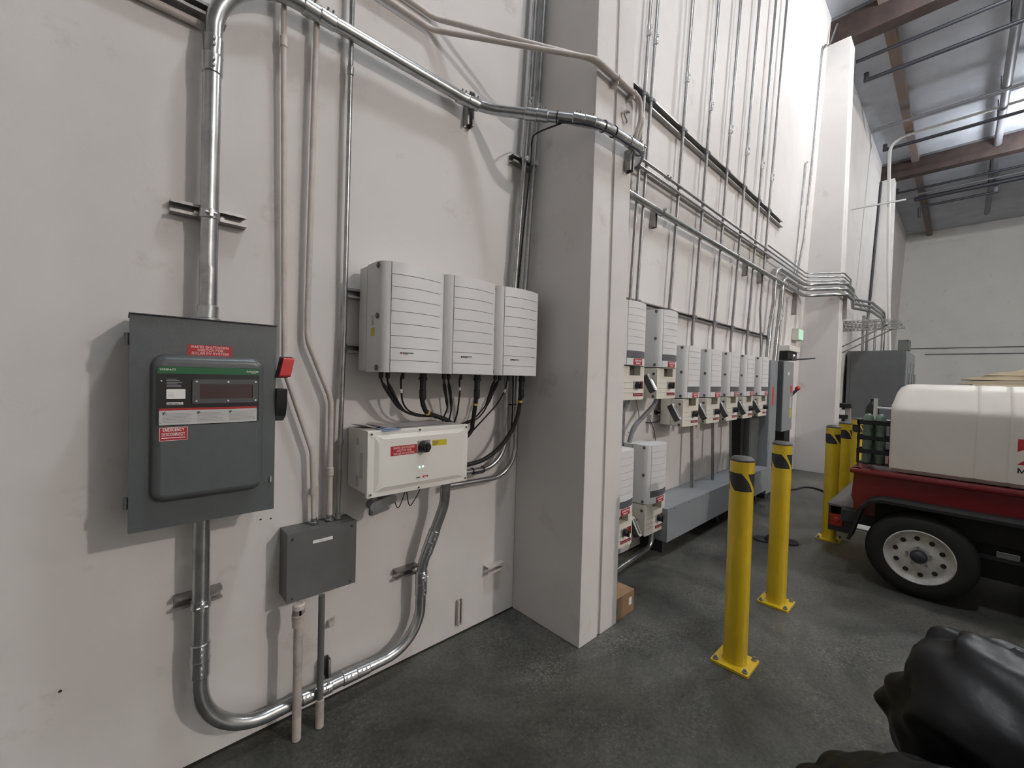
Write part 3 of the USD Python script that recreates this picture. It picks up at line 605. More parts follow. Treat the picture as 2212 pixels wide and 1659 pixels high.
# the three plain inverters over the cream cabinet
labs = ['left one of three white ribbed inverters over the cream cabinet, yellow sticker on its side', 'middle one of three white ribbed inverters over the cream cabinet', 'right one of three white ribbed inverters over the cream cabinet, beside the pilaster']
G3 = None
IH = .455
def plain_inverter(lab, x, first):
    T = thing('inverter', lab, 'solar inverter', (0, 0, 0))
    arc = inverter_shell(T, 0, IH)
    part(T, 'panel_ground', prism(Polygon([(x_, y_+.003) for x_, y_ in arc(13)]+[(.118, -.20), (-.118, -.20)]), IH-.002, (0, 0, .001), (1, 0, 0), (0, 1, 0), (0, 0, 1)), 'groove')
    strips(T, arc, .0005, IH-.0005, 9)
    side_screws(T, (.018, .232, .438))
    yf = lambda x_: -.2222-.018*(1-(x_/.118)**2)
    lg = part(T, 'maker_mark', prism(sbox(-.080, .078, -.072, .085), .0012, (0, yf(-.074)+.0006, 0)), 'dark_red')
    part(lg, 'maker_text', [prism(sbox(-.070+.008*j, .0812, -.0622+.008*j, .0848), .0010, (0, yf(-.064+.008*j)+.0004, 0)) for j in range(6)]+[prism(sbox(-.070+.008*j, .0778, -.0622+.008*j, .0796), .0010, (0, yf(-.064+.008*j)+.0004, 0)) for j in range(3)], 'black_print', kind='stuff')
    part(T, 'vent_rib', [bx((-.12+.03*k, -.10, IH-.004), (-.112+.03*k, -.02, IH-.003)) for k in range(8)], 'white_inverter')
    if first:
        part(T, 'yellow_sticker', bx((-.1592, -.155, .150), (-.1585, -.125, .185)), 'yellow_sticker', label='small yellow warning sticker')
        part(T, 'rating_print', [bx((-.1590, -.150+.009*k, .195), (-.1585, -.146+.009*k, .235)) for k in range(3)], 'light_print')
    return T
for k, x in enumerate((.924, 1.2335, 1.546)):
    T = plain_inverter(labs[k], x, k == 0); move(T, (x, IB, 1.454))
IPOS = [(.924, 1.454), (1.2335, 1.454), (1.546, 1.454)]
for zq, lab in ((1.795, 'upper dark strut rail behind the three white inverters'), (1.555, 'lower dark strut rail behind the three white inverters')):
    T = thing('strut_rail', lab, 'rail', (1.2, D, zq)); yq = YW(zq)
    part(T, 'channel', strut((.715, yq-.001, zq), (1.72, yq-.001, zq), (0, -1, 0), d=yq-IB-.002), 'strut_steel')

# the cream cabinet under them
mx0, mx1, mz0, mz1, my = .737, 1.250, .930, 1.211, 1.642
T = thing('cream_cabinet', 'cream plastic cabinet with black rotary knob and red sticker under the three inverters', 'electrical cabinet', ((mx0+mx1)/2, 1.75, mz0))
part(T, 'body', bx((mx0+.006, my+.018, mz0+.012), (mx1-.006, D-.012, mz1-.002), .006), 'cream_plastic')
part(T, 'wall_mount', [bx((mx0+.08, D-.014, mz0+.05), (mx1-.08, D-.0005, mz0+.10)), bx((mx0+.08, D-.014, mz1-.10), (mx1-.08, D-.0005, mz1-.05))], 'strut_steel')
lid = part(T, 'lid', bx((mx0, my, mz0), (mx1, my+.020, mz1), .006), 'cream_plastic')
mq = lambda a, b, y=my: at(740+a/6.914, 880+b/6.914, y=y)
def bev_panel(x0, z0, x1, z1, y0, h, c, e):
    """A raised panel with cut corners and sloping edges."""
    def ring(i, y, cc): return [(x0+i+cc, y, z0+i), (x1-i-cc, y, z0+i), (x1-i, y, z0+i+cc), (x1-i, y, z1-i-cc), (x1-i-cc, y, z1-i), (x0+i+cc, y, z1-i), (x0+i, y, z1-i-cc), (x0+i, y, z0+i+cc)]
    v = np.array(ring(0, y0, .004)+ring(e, y0-h, c)); f = []
    for j in range(8): f += [[j, (j+1) % 8, 8+(j+1) % 8], [j, 8+(j+1) % 8, 8+j]]
    for j in range(1, 7): f.append([8, 8+j, 9+j])
    return trimesh.Trimesh(v, np.array(f), process=False)
part(lid, 'raised_panel', bev_panel(mx0+.030, mz0+.022, mx1-.020, mz1-.020, my, .007, .022, .018), 'cream_plastic', 12)
yp = my-.007
for sx in (mx0+.016, mx1-.014):
    for sz in (mz0+.016, mz1-.014): part(lid, 'lid_screw', [cyl((sx, my-.001, sz), (sx, my-.003, sz), .0068, 12)], 'cream_switch'); part(lid, 'screw_socket', cyl((sx, my-.003, sz), (sx, my-.0034, sz), .0045, 10), 'iron_dark')
for sz in (mz0+.012, mz1-.010):
    part(lid, 'lid_screw', cyl(((mx0+mx1)/2-.015, my-.001, sz), ((mx0+mx1)/2-.015, my-.003, sz), .0068, 12), 'cream_switch'); part(lid, 'screw_socket', cyl(((mx0+mx1)/2-.015, my-.003, sz), ((mx0+mx1)/2-.015, my-.0034, sz), .0045, 10), 'iron_dark')
a, b = mq(716, 735, yp), mq(1112, 562, yp)
sticker(lid, (a[0], a[2]+.001), (b[0], a[2]+.042), yp, [('RAPID SHUTDOWN', .013, .0085), ('SWITCH FOR', .0255, .0085), ('SOLAR PV SYSTEM', .038, .0085)], None, border=False, tmat='pink_print', fx=.93, label='red rapid shutdown sticker')
a, b = mq(1120, 685, yp), mq(1308, 475, yp)
kp = part(lid, 'knob_plate', flat((a[0], a[2]+.001), (b[0], b[2]-.002), yp, .002, .002), 'strut_steel')
kc = mq(1242, 592, yp-.02)
kn = part(lid, 'rotary_knob', lathe([(.024, 0), (.027, .004), (.025, .012), (.022, .030), (.018, .034), (.0001, .034)], (kc[0], yp-.001, kc[2]), (0, -1, 0), 22), 'black_plastic', label='round black rotary knob')
part(kn, 'knob_grip', bx((kc[0]-.005, yp-.042, kc[2]-.020), (kc[0]+.005, yp-.030, kc[2]+.020), .002), 'black_plastic')
a, b = mq(1336, 580, yp), mq(1555, 460, yp)
ys = part(lid, 'yellow_sticker', flat((a[0], a[2]+.001), (b[0], a[2]+.027), yp, .0006, .001), 'yellow_sticker', label='yellow warning sticker')
part(ys, 'print', [flat((a[0]+.003, a[2]+.005+.0032*k), (a[0]+.003+w, a[2]+.0062+.0032*k), yp-.0007, .0002) for k, w in enumerate((.022, .030, .026, .034, .030, .036))], 'iron_dark')
for (a, b, m_) in ((1150, 893, 'led_green'), (1200, 880, 'led_blue')):
    q = mq(a, b, yp); part(lid, 'status_light', cyl((q[0], yp+.001, q[2]), (q[0], yp-.0015, q[2]), .0032, 10), m_)
q0, q1 = mq(1100, 1062, yp), mq(1278, 1006, yp); w = q1[0]-q0[0]
part(lid, 'logo_text', text('solar', q0[0], yp-.0002, q0[2]+.001, .0066, .95, True, center=False), 'black_print')
lb = part(lid, 'logo_block', prism(Polygon([(q0[0]+.50*w, q0[2]-.001), (q0[0]+.95*w, q0[2]-.001), (q0[0]+w, q0[2]+.0085), (q0[0]+.55*w, q0[2]+.0085)]), .0006, (0, yp, 0)), 'orange_red')
part(lb, 'logo_text', text('edge', q0[0]+.75*w, yp-.0008, q0[2]+.0008, .0052, .92, True), 'white_print')
part(T, 'side_label', [bx((mx0+.0053, 1.70+.04*k, z), (mx0+.0060, 1.728+.04*k, z+h)) for k, z, h in ((0, 1.00, .11), (1, 1.14, .03), (1, .96, .05))], 'light_print')
# conduit body under its left end, loops of thin cable, leaflets on top
T = thing('conduit_fitting', 'dark conduit body with rounded metal cover under the left end of the cream cabinet', 'conduit fitting', (.83, 1.75, .86))
part(T, 'body', prism(rrect(-.035, -.022, .075, .022, .020), .055, (.815, 1.72, .895), (.86, .10, .12), (0, .75, -.66) if False else (0, 1, 0), (0, 0, -1)), 'iron_gray')
part(T, 'cover', prism(rrect(-.062, -.020, .062, .020, .019), .006, (.835, 1.69, .888), (.97, 0, .22), (-.22, 0, .97), (0, -1, 0)), 'galvanized')
part(T, 'shell', prism(rrect(-.060, -.018, .060, .018, .017), .045, (.835, 1.738, .888), (.97, 0, .22), (-.22, 0, .97), (0, -1, 0)), 'iron_gray')
part(T, 'nipple', cyl((.805, 1.72, .895), (.805, 1.72, mz0+.012), .018, 14), 'iron_gray')
for k, (a, b, c, lab) in enumerate((((735, 1385), (830, 1500), (950, 1300), 'left loop of thin black cable hanging under the cream cabinet'), ((945, 1300), (1010, 1465), (1185, 1255), 'right loop of thin black cable hanging under the cream cabinet'))):
    pa_, pb_, pc_ = (mq(*p, 1.72) for p in (a, b, c)); pa_[2] = pc_[2] = mz0+.014
    conduit('hanging_cable', lab, 'cable', [pa_, pa_*.75+pb_*.25+[0, 0, -.022], pb_, pc_*.75+pb_*.25+[0, 0, -.02], pc_], .0022, 'black_rubber', smoothpath=True, n=7)
def leaf(lab, x, y, w, d, rot, lift, mat, edge=0., nm_='leaflet'):
    n = 9; gx, gy = np.meshgrid(np.linspace(-w/2, w/2, n), np.linspace(-d/2, d/2, n)); c, s_ = math.cos(rot), math.sin(rot)
    z = lift*(np.abs(gx)/(w/2))**2+edge*np.maximum(0, -gy/(d/2))**2
    P_ = np.stack([x+c*gx-s_*gy, y+s_*gx+c*gy, mz1+.0005+z], -1).reshape(-1, 3); f = []
    for i in range(n-1):
        for j in range(n-1): a = i*n+j; f.append([a, a+1, a+n+1, a+n])
    f = np.array(f); v = np.vstack([P_, P_+[0, 0, .0012]]); f = np.vstack([f[:, ::-1], f+n*n])
    rim = [(0, j, 0, j+1) for j in range(n-1)]+[(j, n-1, j+1, n-1) for j in range(n-1)]+[(n-1, j+1, n-1, j) for j in range(n-1)]+[(j+1, 0, j, 0) for j in range(n-1)]
    f = np.vstack([f, [[a*n+b, c_*n+e, c_*n+e+n*n, a*n+b+n*n] for a, b, c_, e in rim]])
    return single(nm_, lab, 'leaflet', (v, f), mat)
leaf('pale leaflet lying flat along the top of the cream cabinet', .99, 1.765, .34, .14, .05, .006, 'paper')
leaf('curled gray leaflet at the left end of the cream cabinet top', .80, 1.78, .10, .10, .3, .012, 'paper')
lf = leaf('blue and white printed leaflet hanging over the front edge of the cream cabinet', .838, 1.672, .085, .075, .12, .001, 'paper_blue', -.004)
pr = [bx((.815+.009*k, 1.645, mz1+.004), (.821+.009*k, 1.695-.012*(k % 3), mz1+.0052)) for k in range(6)]
part(lf, 'printed_pattern', pr, 'mirror_print')

# cables between the inverters and the cabinet
def cabl(lab, pix, r, ys, gland=None, fat=None, bands=(), end=None):
    n = len(pix); pts = [cd(a, b, y=ys[0]+(ys[1]-ys[0])*i/(n-1)) for i, (a, b) in enumerate(pix)]
    pts[0][2] = 1.4535
    if end is not None: pts.append(np.array(end, float))
    P = spline(pts, 8); T = thing('black_cable', lab, 'cable', P[-1]); part(T, 'wire', tube(P, r, 10), 'black_rubber', 40)
    t0 = P[2]-P[0]
    if gland: part(T, 'gland', lathe([(gland, 0), (gland, .018), (gland*1.22, .020), (gland*1.22, .030), (gland*.9, .032), (gland*.86, .075), (gland*.98, .078), (gland*.98, .112), (r+.001, .125)] if gland > .012 else [(gland, 0), (gland, .022), (r+.001, .028)], P[0], (0, 0, -1), 16), 'black_plastic')
    if fat:
        i0, i1 = (int(len(P)*f_) for f_ in fat); part(T, 'inline_connector', tube(P[i0:i1], [r*1.2, r*2.3, r*2.3, r*1.7, r*2.0, r*1.3], 10), 'black_plastic', 40)
    for f_, L_, m_ in bands:
        i = int(len(P)*f_); t = P[min(i+1, len(P)-1)]-P[i-1]
        part(T, 'cable_tag', lathe([(r, 0), (r+.0016, .0005), (r+.0016, L_), (r, L_+.0005)], P[i], t, 14), m_, label='yellow tape band' if m_ == 'yellow_tape' else 'white cable tag')
    return T
Y0, Y1c = 1.70, 1.80
cabl('outermost of the two connector cables below the left inverter', [(135, 150), (140, 240), (200, 350), (330, 550), (440, 640), (600, 690), (800, 700), (950, 740), (1040, 800)], .0040, (Y0, Y1c), .010, (.17, .45))
cabl('second of the two connector cables below the left inverter', [(220, 150), (215, 240), (255, 350), (370, 560), (470, 645), (620, 680), (820, 690), (980, 745), (1060, 800)], .0040, (Y0+.01, Y1c), .010, (.17, .45))
cabl('thin white-tagged cable below the left inverter', [(410, 150), (385, 230), (390, 390), (410, 520), (480, 620), (600, 670), (760, 690), (960, 730), (1050, 800)], .0042, (Y0+.02, Y1c+.005), .007, None, ((.22, .018, 'white_print'),))
cabl('thick yellow-banded cable below the left inverter', [(665, 160), (660, 300), (650, 450), (670, 570), (720, 650), (850, 700), (960, 740), (1040, 800)], .0115, (Y0, Y1c-.01), .0165, None, ((.55, .012, 'yellow_tape'),))
cabl('outer connector cable of the close pair below the middle inverter', [(925, 160), (925, 260), (935, 340), (960, 510), (965, 600), (930, 690), (900, 800)], .0040, (Y0, Y1c), .010, (.2, .6))
cabl('inner connector cable of the close pair below the middle inverter', [(985, 160), (985, 260), (1000, 370), (1015, 520), (1015, 620), (995, 720), (970, 810)], .0040, (Y0+.01, Y1c), .010, (.2, .6))
cabl('thin white-tagged cable below the middle inverter', [(1140, 165), (1120, 240), (1125, 380), (1110, 520), (1095, 640), (1070, 730), (1030, 820)], .0042, (Y0+.02, Y1c), .007, None, ((.28, .018, 'white_print'),))
cabl('thick yellow-banded cable below the middle inverter, straight down behind the cabinet', [(1345, 170), (1340, 300), (1330, 470), (1310, 620), (1285, 780), (1252, 900)], .0115, (Y0, Y1c-.02), .0165, None, ((.40, .012, 'yellow_tape'),), end=(1.243, 1.785, 1.045))
cabl('outer connector cable of the close pair below the right inverter', [(1570, 170), (1560, 250), (1520, 360), (1460, 530), (1400, 620), (1300, 720), (1120, 800)], .0040, (Y0, Y1c), .010, (.18, .55))
cabl('inner connector cable of the close pair below the right inverter', [(1625, 170), (1605, 250), (1560, 350), (1480, 530), (1420, 640), (1330, 730), (1130, 815)], .0040, (Y0+.012, Y1c), .010, (.18, .55))
cabl('thin white-tagged cable below the right inverter', [(1730, 175), (1715, 270), (1690, 370), (1600, 530), (1450, 700), (1330, 830), (1262, 905)], .0042, (Y0+.02, Y1c-.01), .007, None, ((.28, .018, 'white_print'),), end=(1.243, 1.79, 1.02))
cabl('thick yellow-banded cable below the right inverter, sweeping down to the cabinet side', [(1905, 175), (1895, 320), (1880, 520), (1840, 720), (1760, 900), (1620, 1090), (1420, 1240), (1200, 1310)], .0115, (Y0, 1.765), .0165, None, ((.28, .012, 'yellow_tape'),))

# ------------------------------------------------------------------ second bay: inverters with switch units
G_B = None
IC = [(2.707, 1.302), (3.218, 1.302), (3.685, 1.05), (4.178, 1.05), (4.671, 1.05), (5.150, 1.05), (5.660, 1.05), (2.605, .240), (3.103, .240)]
IL = ['white inverter in the upper pair, half hidden by the near pilaster',
      'white inverter in the upper pair, the one farther from the near pilaster',
      'first from the left of the five small white inverters in a row',
      'second from the left of the five small white inverters in a row',
      'third from the left of the five small white inverters in a row',
      'fourth from the left of the five small white inverters in a row',
      'last and farthest of the five small white inverters in a row, beside the gray panel',
      'white inverter close to the floor half hidden behind the near pilaster',
      'white inverter close to the floor at the end of the gray wireway']
def switched_inverter(lab):
    T = thing('switched_inverter', lab, 'solar inverter', (0, 0, 0)); zb = .250
    arc = inverter_shell(T, zb, zb+IH)
    part(T, 'panel_ground', prism(Polygon([(x_, y_+.003) for x_, y_ in arc(13)]+[(.118, -.20), (-.118, -.20)]), IH-.002, (0, 0, zb+.001), (1, 0, 0), (0, 1, 0), (0, 0, 1)), 'groove')
    strips(T, arc, zb+.0005, zb+IH-.0005, 9, skip=(1,))
    strips(T, arc, zb+.053, zb+.1005, 1, name='display_panel', mat='display')
    side_screws(T, (zb+.018, zb+.225, zb+.437))
    st = part(T, 'red_sticker', prism(rrect(-.055, zb+.004, .055, zb+.048, .001), .0022, (0, -.2385, 0)), 'red_sticker', label='red inverter sticker')
    part(st, 'lettering', [text('INVERTER', 0, -.2410, zb+.026, .014, .95, True), prism(sbox(-.028, zb+.011, .028, zb+.018), .0006, (0, -.2408, 0))], 'white_print')
    w = .155
    back = Polygon([(-w, 0), (w, 0), (w, -.095), (-w, -.095)])
    sw = part(T, 'switch_housing', prism(back, .236, (0, 0, .008), (1, 0, 0), (0, 1, 0), (0, 0, 1)), 'cream_switch')
    front = rrect(-w-.001, 0, w+.001, .244, .012).difference(sbox(-.045, .178, .100, .3))
    part(sw, 'switch_cover', prism(front, .105, (0, -.097, 0)), 'cream_switch')
    part(sw, 'cable_recess', bx((-.046, -.150, .177), (.101, -.096, .243)), 'recess')
    part(sw, 'cover_line', [bx((-w+.02, -.2026, z), (.02, -.2019, z+.0016)) for z in (.05, .085, .125)], 'recess', kind='stuff')
    kp = part(sw, 'knob_plate', prism(rrect(.010, .078, .085, .136, .003), .003, (0, -.202, 0)), 'gray_print')
    kn = part(sw, 'rotary_knob', lathe([(.026, 0), (.027, .006), (.022, .030), (.018, .034), (.0001, .034)], (.052, -.204, .107), (0, -1, 0), 18), 'black_plastic', label='black rotary knob')
    part(kn, 'knob_grip', bx((.046, -.246, .084), (.058, -.232, .130), .002), 'black_plastic')
    part(sw, 'white_label', prism(sbox(.012, .050, .130, .070), .0006, (0, -.202, 0)), 'white_print')
    rl = part(sw, 'red_label', prism(sbox(.008, .026, .145, .048), .0006, (0, -.202, 0)), 'dark_red', label='dark red label strip')
    part(rl, 'print', prism(sbox(.020, .035, .130, .038), .0003, (0, -.2026, 0)), 'pink_print')
    part(sw, 'side_red_label', prism(sbox(.092, .080, .146, .135), .0006, (0, -.202, 0)), 'dark_red')
    for z in (.018, .196):
        for sx in (-1, 1):
            r = part(sw, 'screw_recess', lathe([(.0001, 0), (.010, .0), (.012, .0016), (.010, .0022), (.0001, .0022)], (sx*(w+.0008), -.172, z), (sx, -.06, 0), 14), 'recess')
    return T
src = None
for (x, z), lab in zip(IC, IL):
    if src is None: src = switched_inverter(lab); move(src, (x, IB, z))
    else: copy(src, (x, IB, z), lab)

# conduit bodies between the inverters
def fitting(lab):
    T = thing('conduit_elbow', lab, 'conduit fitting', (0, 0, 0))
    a = np.array([0, -.5, -.866]); n_ = np.array([0, -.866, .5]); ux = np.array([1., 0, 0])
    part(T, 'body', prism(rrect(-.020, -.075, .020, .075, .019), .044, (0, 0, 0), ux, a, n_), 'cast_dark', 40)
    part(T, 'gasket', prism(rrect(-.0195, -.0745, .0195, .0745, .0185), .003, n_*.044, ux, a, n_), 'black_rubber', 40)
    c = part(T, 'cover', prism(rrect(-.0205, -.0755, .0205, .0755, .0195), .006, n_*.047, ux, a, n_), 'cast_cover', 40, label='bright metal cover plate')
    part(c, 'cover_rib', prism(rrect(-.010, -.058, .010, .058, .009), .003, n_*.053, ux, a, n_), 'zinc_bright')
    part(T, 'nipple', cyl(-a*.045+n_*.03, -a*.045+n_*.03+[.055, 0, 0], .016, 14), 'zinc')
    return T
_fp = lambda px, py, y: tuple(at(px, py, y=y)+np.array([0, .03, 0]))
fl = [(_fp(1405, 832, 1.64), 'dark conduit body with bright cover, left of the second upper inverter'),
      (_fp(1458, 895, 1.64), 'dark conduit body with bright cover, left of the first small inverter'),
      (_fp(1517, 893, 1.61), 'dark conduit body with bright cover, between first and second small inverters'),
      (_fp(1563, 889, 1.61), 'dark conduit body with bright cover, between second and third small inverters'),
      (_fp(1602, 884, 1.61), 'dark conduit body with bright cover, between third and fourth small inverters'),
      (_fp(1634, 881, 1.61), 'dark conduit body with bright cover, between fourth and fifth small inverters'),
      (_fp(1371, 1143, 1.63), 'conduit body with pale cover between the two inverters close to the floor')]
src = None
for p, lab in fl:
    if src is None: src = fitting(lab); move(src, p)
    else: copy(src, p, lab)

# rails and conduits of the second bay
z1 = 3.640; y1 = YW(z1)
T = thing('strut_rail', 'long dark strut rail high on the wall across all the vertical conduits', 'rail', (4.7, y1, z1))
part(T, 'channel', strut((2.20, y1-.001, z1), (6.66, y1-.001, z1), (0, -1, 0), w=.078, d=.041), 'strut_steel')
z2 = 3.125; y2 = YW(z2)
T = thing('strut_rail', 'dark strut rail across the vertical conduits, above the slanting thick conduit', 'rail', (4.6, y2, z2))
part(T, 'channel', strut((2.20, y2-.001, z2), (6.30, y2-.001, z2), (0, -1, 0), d=.028), 'strut_steel')
z3 = 2.075; y3 = YW(z3)
T = thing('strut_rail', 'dark strut rail across the conduits just above the inverters', 'rail', (4.7, y3, z3))
part(T, 'channel', strut((2.35, y3-.001, z3), (6.62, y3-.001, z3), (0, -1, 0), d=.032), 'strut_steel')
for zq, xa, xb, lab in ((1.55, 2.45, 3.42, 'dark strut rail behind the two upper inverters'), (1.62, 3.50, 5.85, 'dark strut rail behind the row of five small inverters'), (1.16, 3.50, 5.85, 'lower dark strut rail behind the row of five small inverters'), (.60, 2.40, 3.30, 'dark strut rail behind the two inverters close to the floor')):
    T = thing('strut_rail', lab, 'rail', ((xa+xb)/2, D, zq)); part(T, 'channel', strut((xa, YW(zq)-.001, zq), (xb, YW(zq)-.001, zq), (0, -1, 0), d=YW(zq)-IB-.002), 'strut_steel')
order = ['first', 'second', 'third', 'fourth', 'fifth', 'sixth', 'seventh', 'eighth']
vc = [(2.915, .0125, 2.01), (3.015, .0125, 2.01), (3.575, .0140, 1.32), (4.080, .0140, .4115), (4.585, .0140, .4115), (5.090, .0140, .4115), (5.600, .0140, .4115), (5.985, .0140, 1.757)]
cz = [5.45, 5.05, 4.02, 3.98+.28, 3.98+.1, 4.05, 4.05, 4.05]
zz2 = zm(1320, 160, 3.19); zz1 = zm(1380, 0, 5.821)
cpix = [zz1(155, 460, y=1.72), zz1(235, 570, y=1.72), zz1(605, 1010, y=1.72), zz2(685, 240, y=1.72), zz2(823, 400, y=1.72), zz2(935, 545, y=1.72), zz2(1042, 645, y=1.72), zz2(1102, 720, y=1.72)]
for k, (x, r, zb) in enumerate(vc):
    zt = CEIL-.02
    yb = 1.803 if k != 7 else 1.75
    pts = [(x+.02, YW(zt)-.052, zt), (x, YW(3.6)-.056, 3.6), (x, YW(2.4)-.054, 2.4), (x, yb, 1.9), (x, yb-(.05 if 2 < k < 7 else 0), zb)] if k > 1 else [(x+.02, YW(zt)-.052, zt), (x, YW(3.6)-.056, 3.6), (x, YW(2.3)-.054, 2.3), (x, 1.79, zb)]
    T, P = conduit('riser_conduit', f'tall upright galvanized conduit on the far wall bay, {order[k]} from the near pilaster', 'conduit', pts, r, 'galvanized_dull', R=.3, couplings=[cpix[k]], cl=.09, ear=(.5, -1, 0))
    for zq in (z1, z3) if k != 0 else (z1,):
        q, t = near(P, np.array([x, YW(zq)-.055, zq])); part(T, 'pipe_strap', [lathe([(r, -.014), (r+.004, -.014), (r+.004, .014), (r, .014)], q, t, 14), cyl((q[0]+r-.004, q[1]-.004, q[2]), (q[0]+r+.034, q[1]-.004, q[2]), .019, 12, .006)], 'iron_gray')
# thin conduits riding on the middle rail, round the far pilaster
for k, lab in enumerate(('lowest of three thin conduits running level along the wall to the far pilaster', 'middle of three thin conduits running level along the wall to the far pilaster', 'highest of three thin conduits running level along the wall to the far pilaster')):
    zk = 3.085+.058*k; yk = YW(zk)-.075; xs = (2.20, 2.22, 6.02)[k]
    conduit('level_conduit', lab, 'conduit', [(xs, yk, zk), (7.98, yk, zk), (8.19, 1.285, zk-.01), (8.80, 1.285, zk-.01), (9.75, 1.42, zk), (11.2, 1.50, zk+.04), (12.62+.05*k, 1.50, zk+.04), (12.62+.05*k, 1.50, 2.24)], .0115, 'galvanized', R=.14, couplings=[(3.33, yk, zk)] if k == 1 else [], cl=.08)
# two thick risers from the gray panel joining the thick conduit
for k, lab in enumerate(('near one of two thick risers from the gray panels, bending toward the far pilaster', 'far one of two thick risers from the gray panels, bending toward the far pilaster')):
    zk = 2.945+.082*(1-k); xr = 6.42+.34*k
    conduit('panel_riser', lab, 'conduit', [(xr-.10, 1.775, 1.735), (xr-.02, 1.775, 2.2), (xr, 1.745, 2.55), (xr, 1.742, zk), (7.98, 1.738, zk), (8.20, 1.255, zk), (8.82, 1.255, zk), (9.9, 1.40, zk+.015), (10.7, 1.22, zk+.04), (12.42+.085*(2-k), 1.21, zk+.07), (12.42+.085*(2-k), 1.21, 2.234)], .0255, 'galvanized', R=.22, couplings=[(xr-.05, 1.775, 2.05)], straps=[(xr-.01, 1.76, 2.33)], cl=.11)
T, P = conduit('panel_riser', 'third riser, straight, from the far gray panel up to the thick conduit', 'conduit', [(6.88, 1.80, 1.72), (6.95, 1.78, 2.80)], .022, 'galvanized', couplings=[(6.91, 1.79, 2.45)])
conduit('thin_conduit', 'thin conduit dropping to the beige wall box near the far pilaster', 'conduit', [(7.30, YW(2.8)-.02, 2.75), (7.28, YW(2.0)-.02, 2.005)], .011, 'pipe_painted')
conduit('thin_conduit', 'thin conduit dropping to the pale green sign box near the far pilaster', 'conduit', [(7.80, YW(3.1)-.02, 3.1), (7.84, YW(2.34)-.02, 2.31)], .010, 'pipe_painted')
def aw(px, py, off):
    y = 1.8
    for _ in range(6): q = at(px, py, y=y); y = YW(q[2])-off
    return at(px, py, y=y)
conduit('thin_conduit', 'thin wall conduit climbing the full height just left of the far pilaster', 'conduit', [(8.33-.02, 1.52, 7.2), (8.24, 1.60, 6.85), aw(1778, 96, .02), aw(1757, 330, .02), aw(1737, 520, .02), aw(1722, 592, .02)], .013, 'galvanized', R=.2)
conduit('thin_conduit', 'thin wall conduit left of the far pilaster, ending halfway up the wall', 'conduit', [aw(1744, 350, .004), aw(1741, 354, .02), aw(1728, 490, .02), aw(1717, 592, .02)], .012, 'galvanized', R=.05)
vstrut('upright dark strut block under the conduit bundle before the far pilaster', 7.62, 2.52, 2.86, y=YW(2.7), d=.05)
vstrut('upright dark strut block under the conduit bundle on the far pilaster', 8.60, 2.52, 2.90, y=PY, d=.05)
for k, xx in enumerate((3.24, 5.42, 5.95)):
    vstrut(('square strut block behind the slanting thick conduit, nearest the near pilaster', 'square strut block behind the slanting thick conduit, mid bay', 'square strut block behind the slanting thick conduit, farther along the bay')[k], xx, 2.72, 2.90, y=YW(2.8), d=YW(2.8)-1.7665)

# wiring below the two upper inverters
conduit('flexible_conduit', 'gray conduit curving from under the half-hidden upper inverter down the wall', 'conduit', [(2.79, 1.70, 1.305), (2.78, 1.71, 1.24), (2.66, 1.79, 1.08), (2.64, 1.81, .94)], .018, 'gray_duct', R=.1)
conduit('flexible_conduit', 'gray conduit curving from under the second upper inverter down the wall', 'conduit', [(3.23, 1.70, 1.305), (3.22, 1.71, 1.25), (3.03, 1.79, 1.06), (3.01, 1.81, .94)], .018, 'gray_duct', R=.1)
for k, (xx, zt) in enumerate(((2.86, 1.305), (2.96, 1.305))):
    conduit('wall_pipe', ('left', 'right')[k]+' of two slim pipes running down the wall between the upper and lower inverters', 'pipe', [(xx, 1.84, zt+.3), (xx, 1.84, .36)], .013, 'galvanized')
conduit('thin_wire', 'loop of thin gray wire hanging beside the upright pipes below the upper inverters', 'wire', [(3.14, 1.84, 1.30), (3.20, 1.84, 1.12), (3.12, 1.84, 1.0), (3.02, 1.835, 1.02)], .004, 'gray_print', smoothpath=True, n=6)
conduit('thin_wire', 'thin dark wire trailing down the wall behind the lower right inverter', 'wire', [(3.42, 1.86, 1.10), (3.50, 1.855, .98), (3.55, 1.857, .80), (3.55, 1.857, .62)], .003, 'iron_dark', smoothpath=True, n=6)
T = thing('wall_hook', 'small dark hook on the wall below the first small inverter', 'hook', (3.43, D, 1.08))
part(T, 'rod', tube(spline([(3.36, D-.002, 1.075), (3.40, D-.04, 1.075), (3.52, D-.045, 1.085), (3.58, D-.02, 1.09)], 5), .005, 8), 'iron_dark')
conduit('floor_conduit', 'galvanized pipe lying by the floor between the low inverters and the wireway', 'pipe', [(2.42, 1.66, .028), (2.62, 1.66, .055), (3.20, 1.70, .075), (3.24, 1.70, .20)], .020, 'galvanized', R=.08)
conduit('drop_conduit', 'short upright conduit under the half-hidden low inverter', 'conduit', [(2.62, 1.70, .241), (2.62, 1.70, .03)], .018, 'zinc')

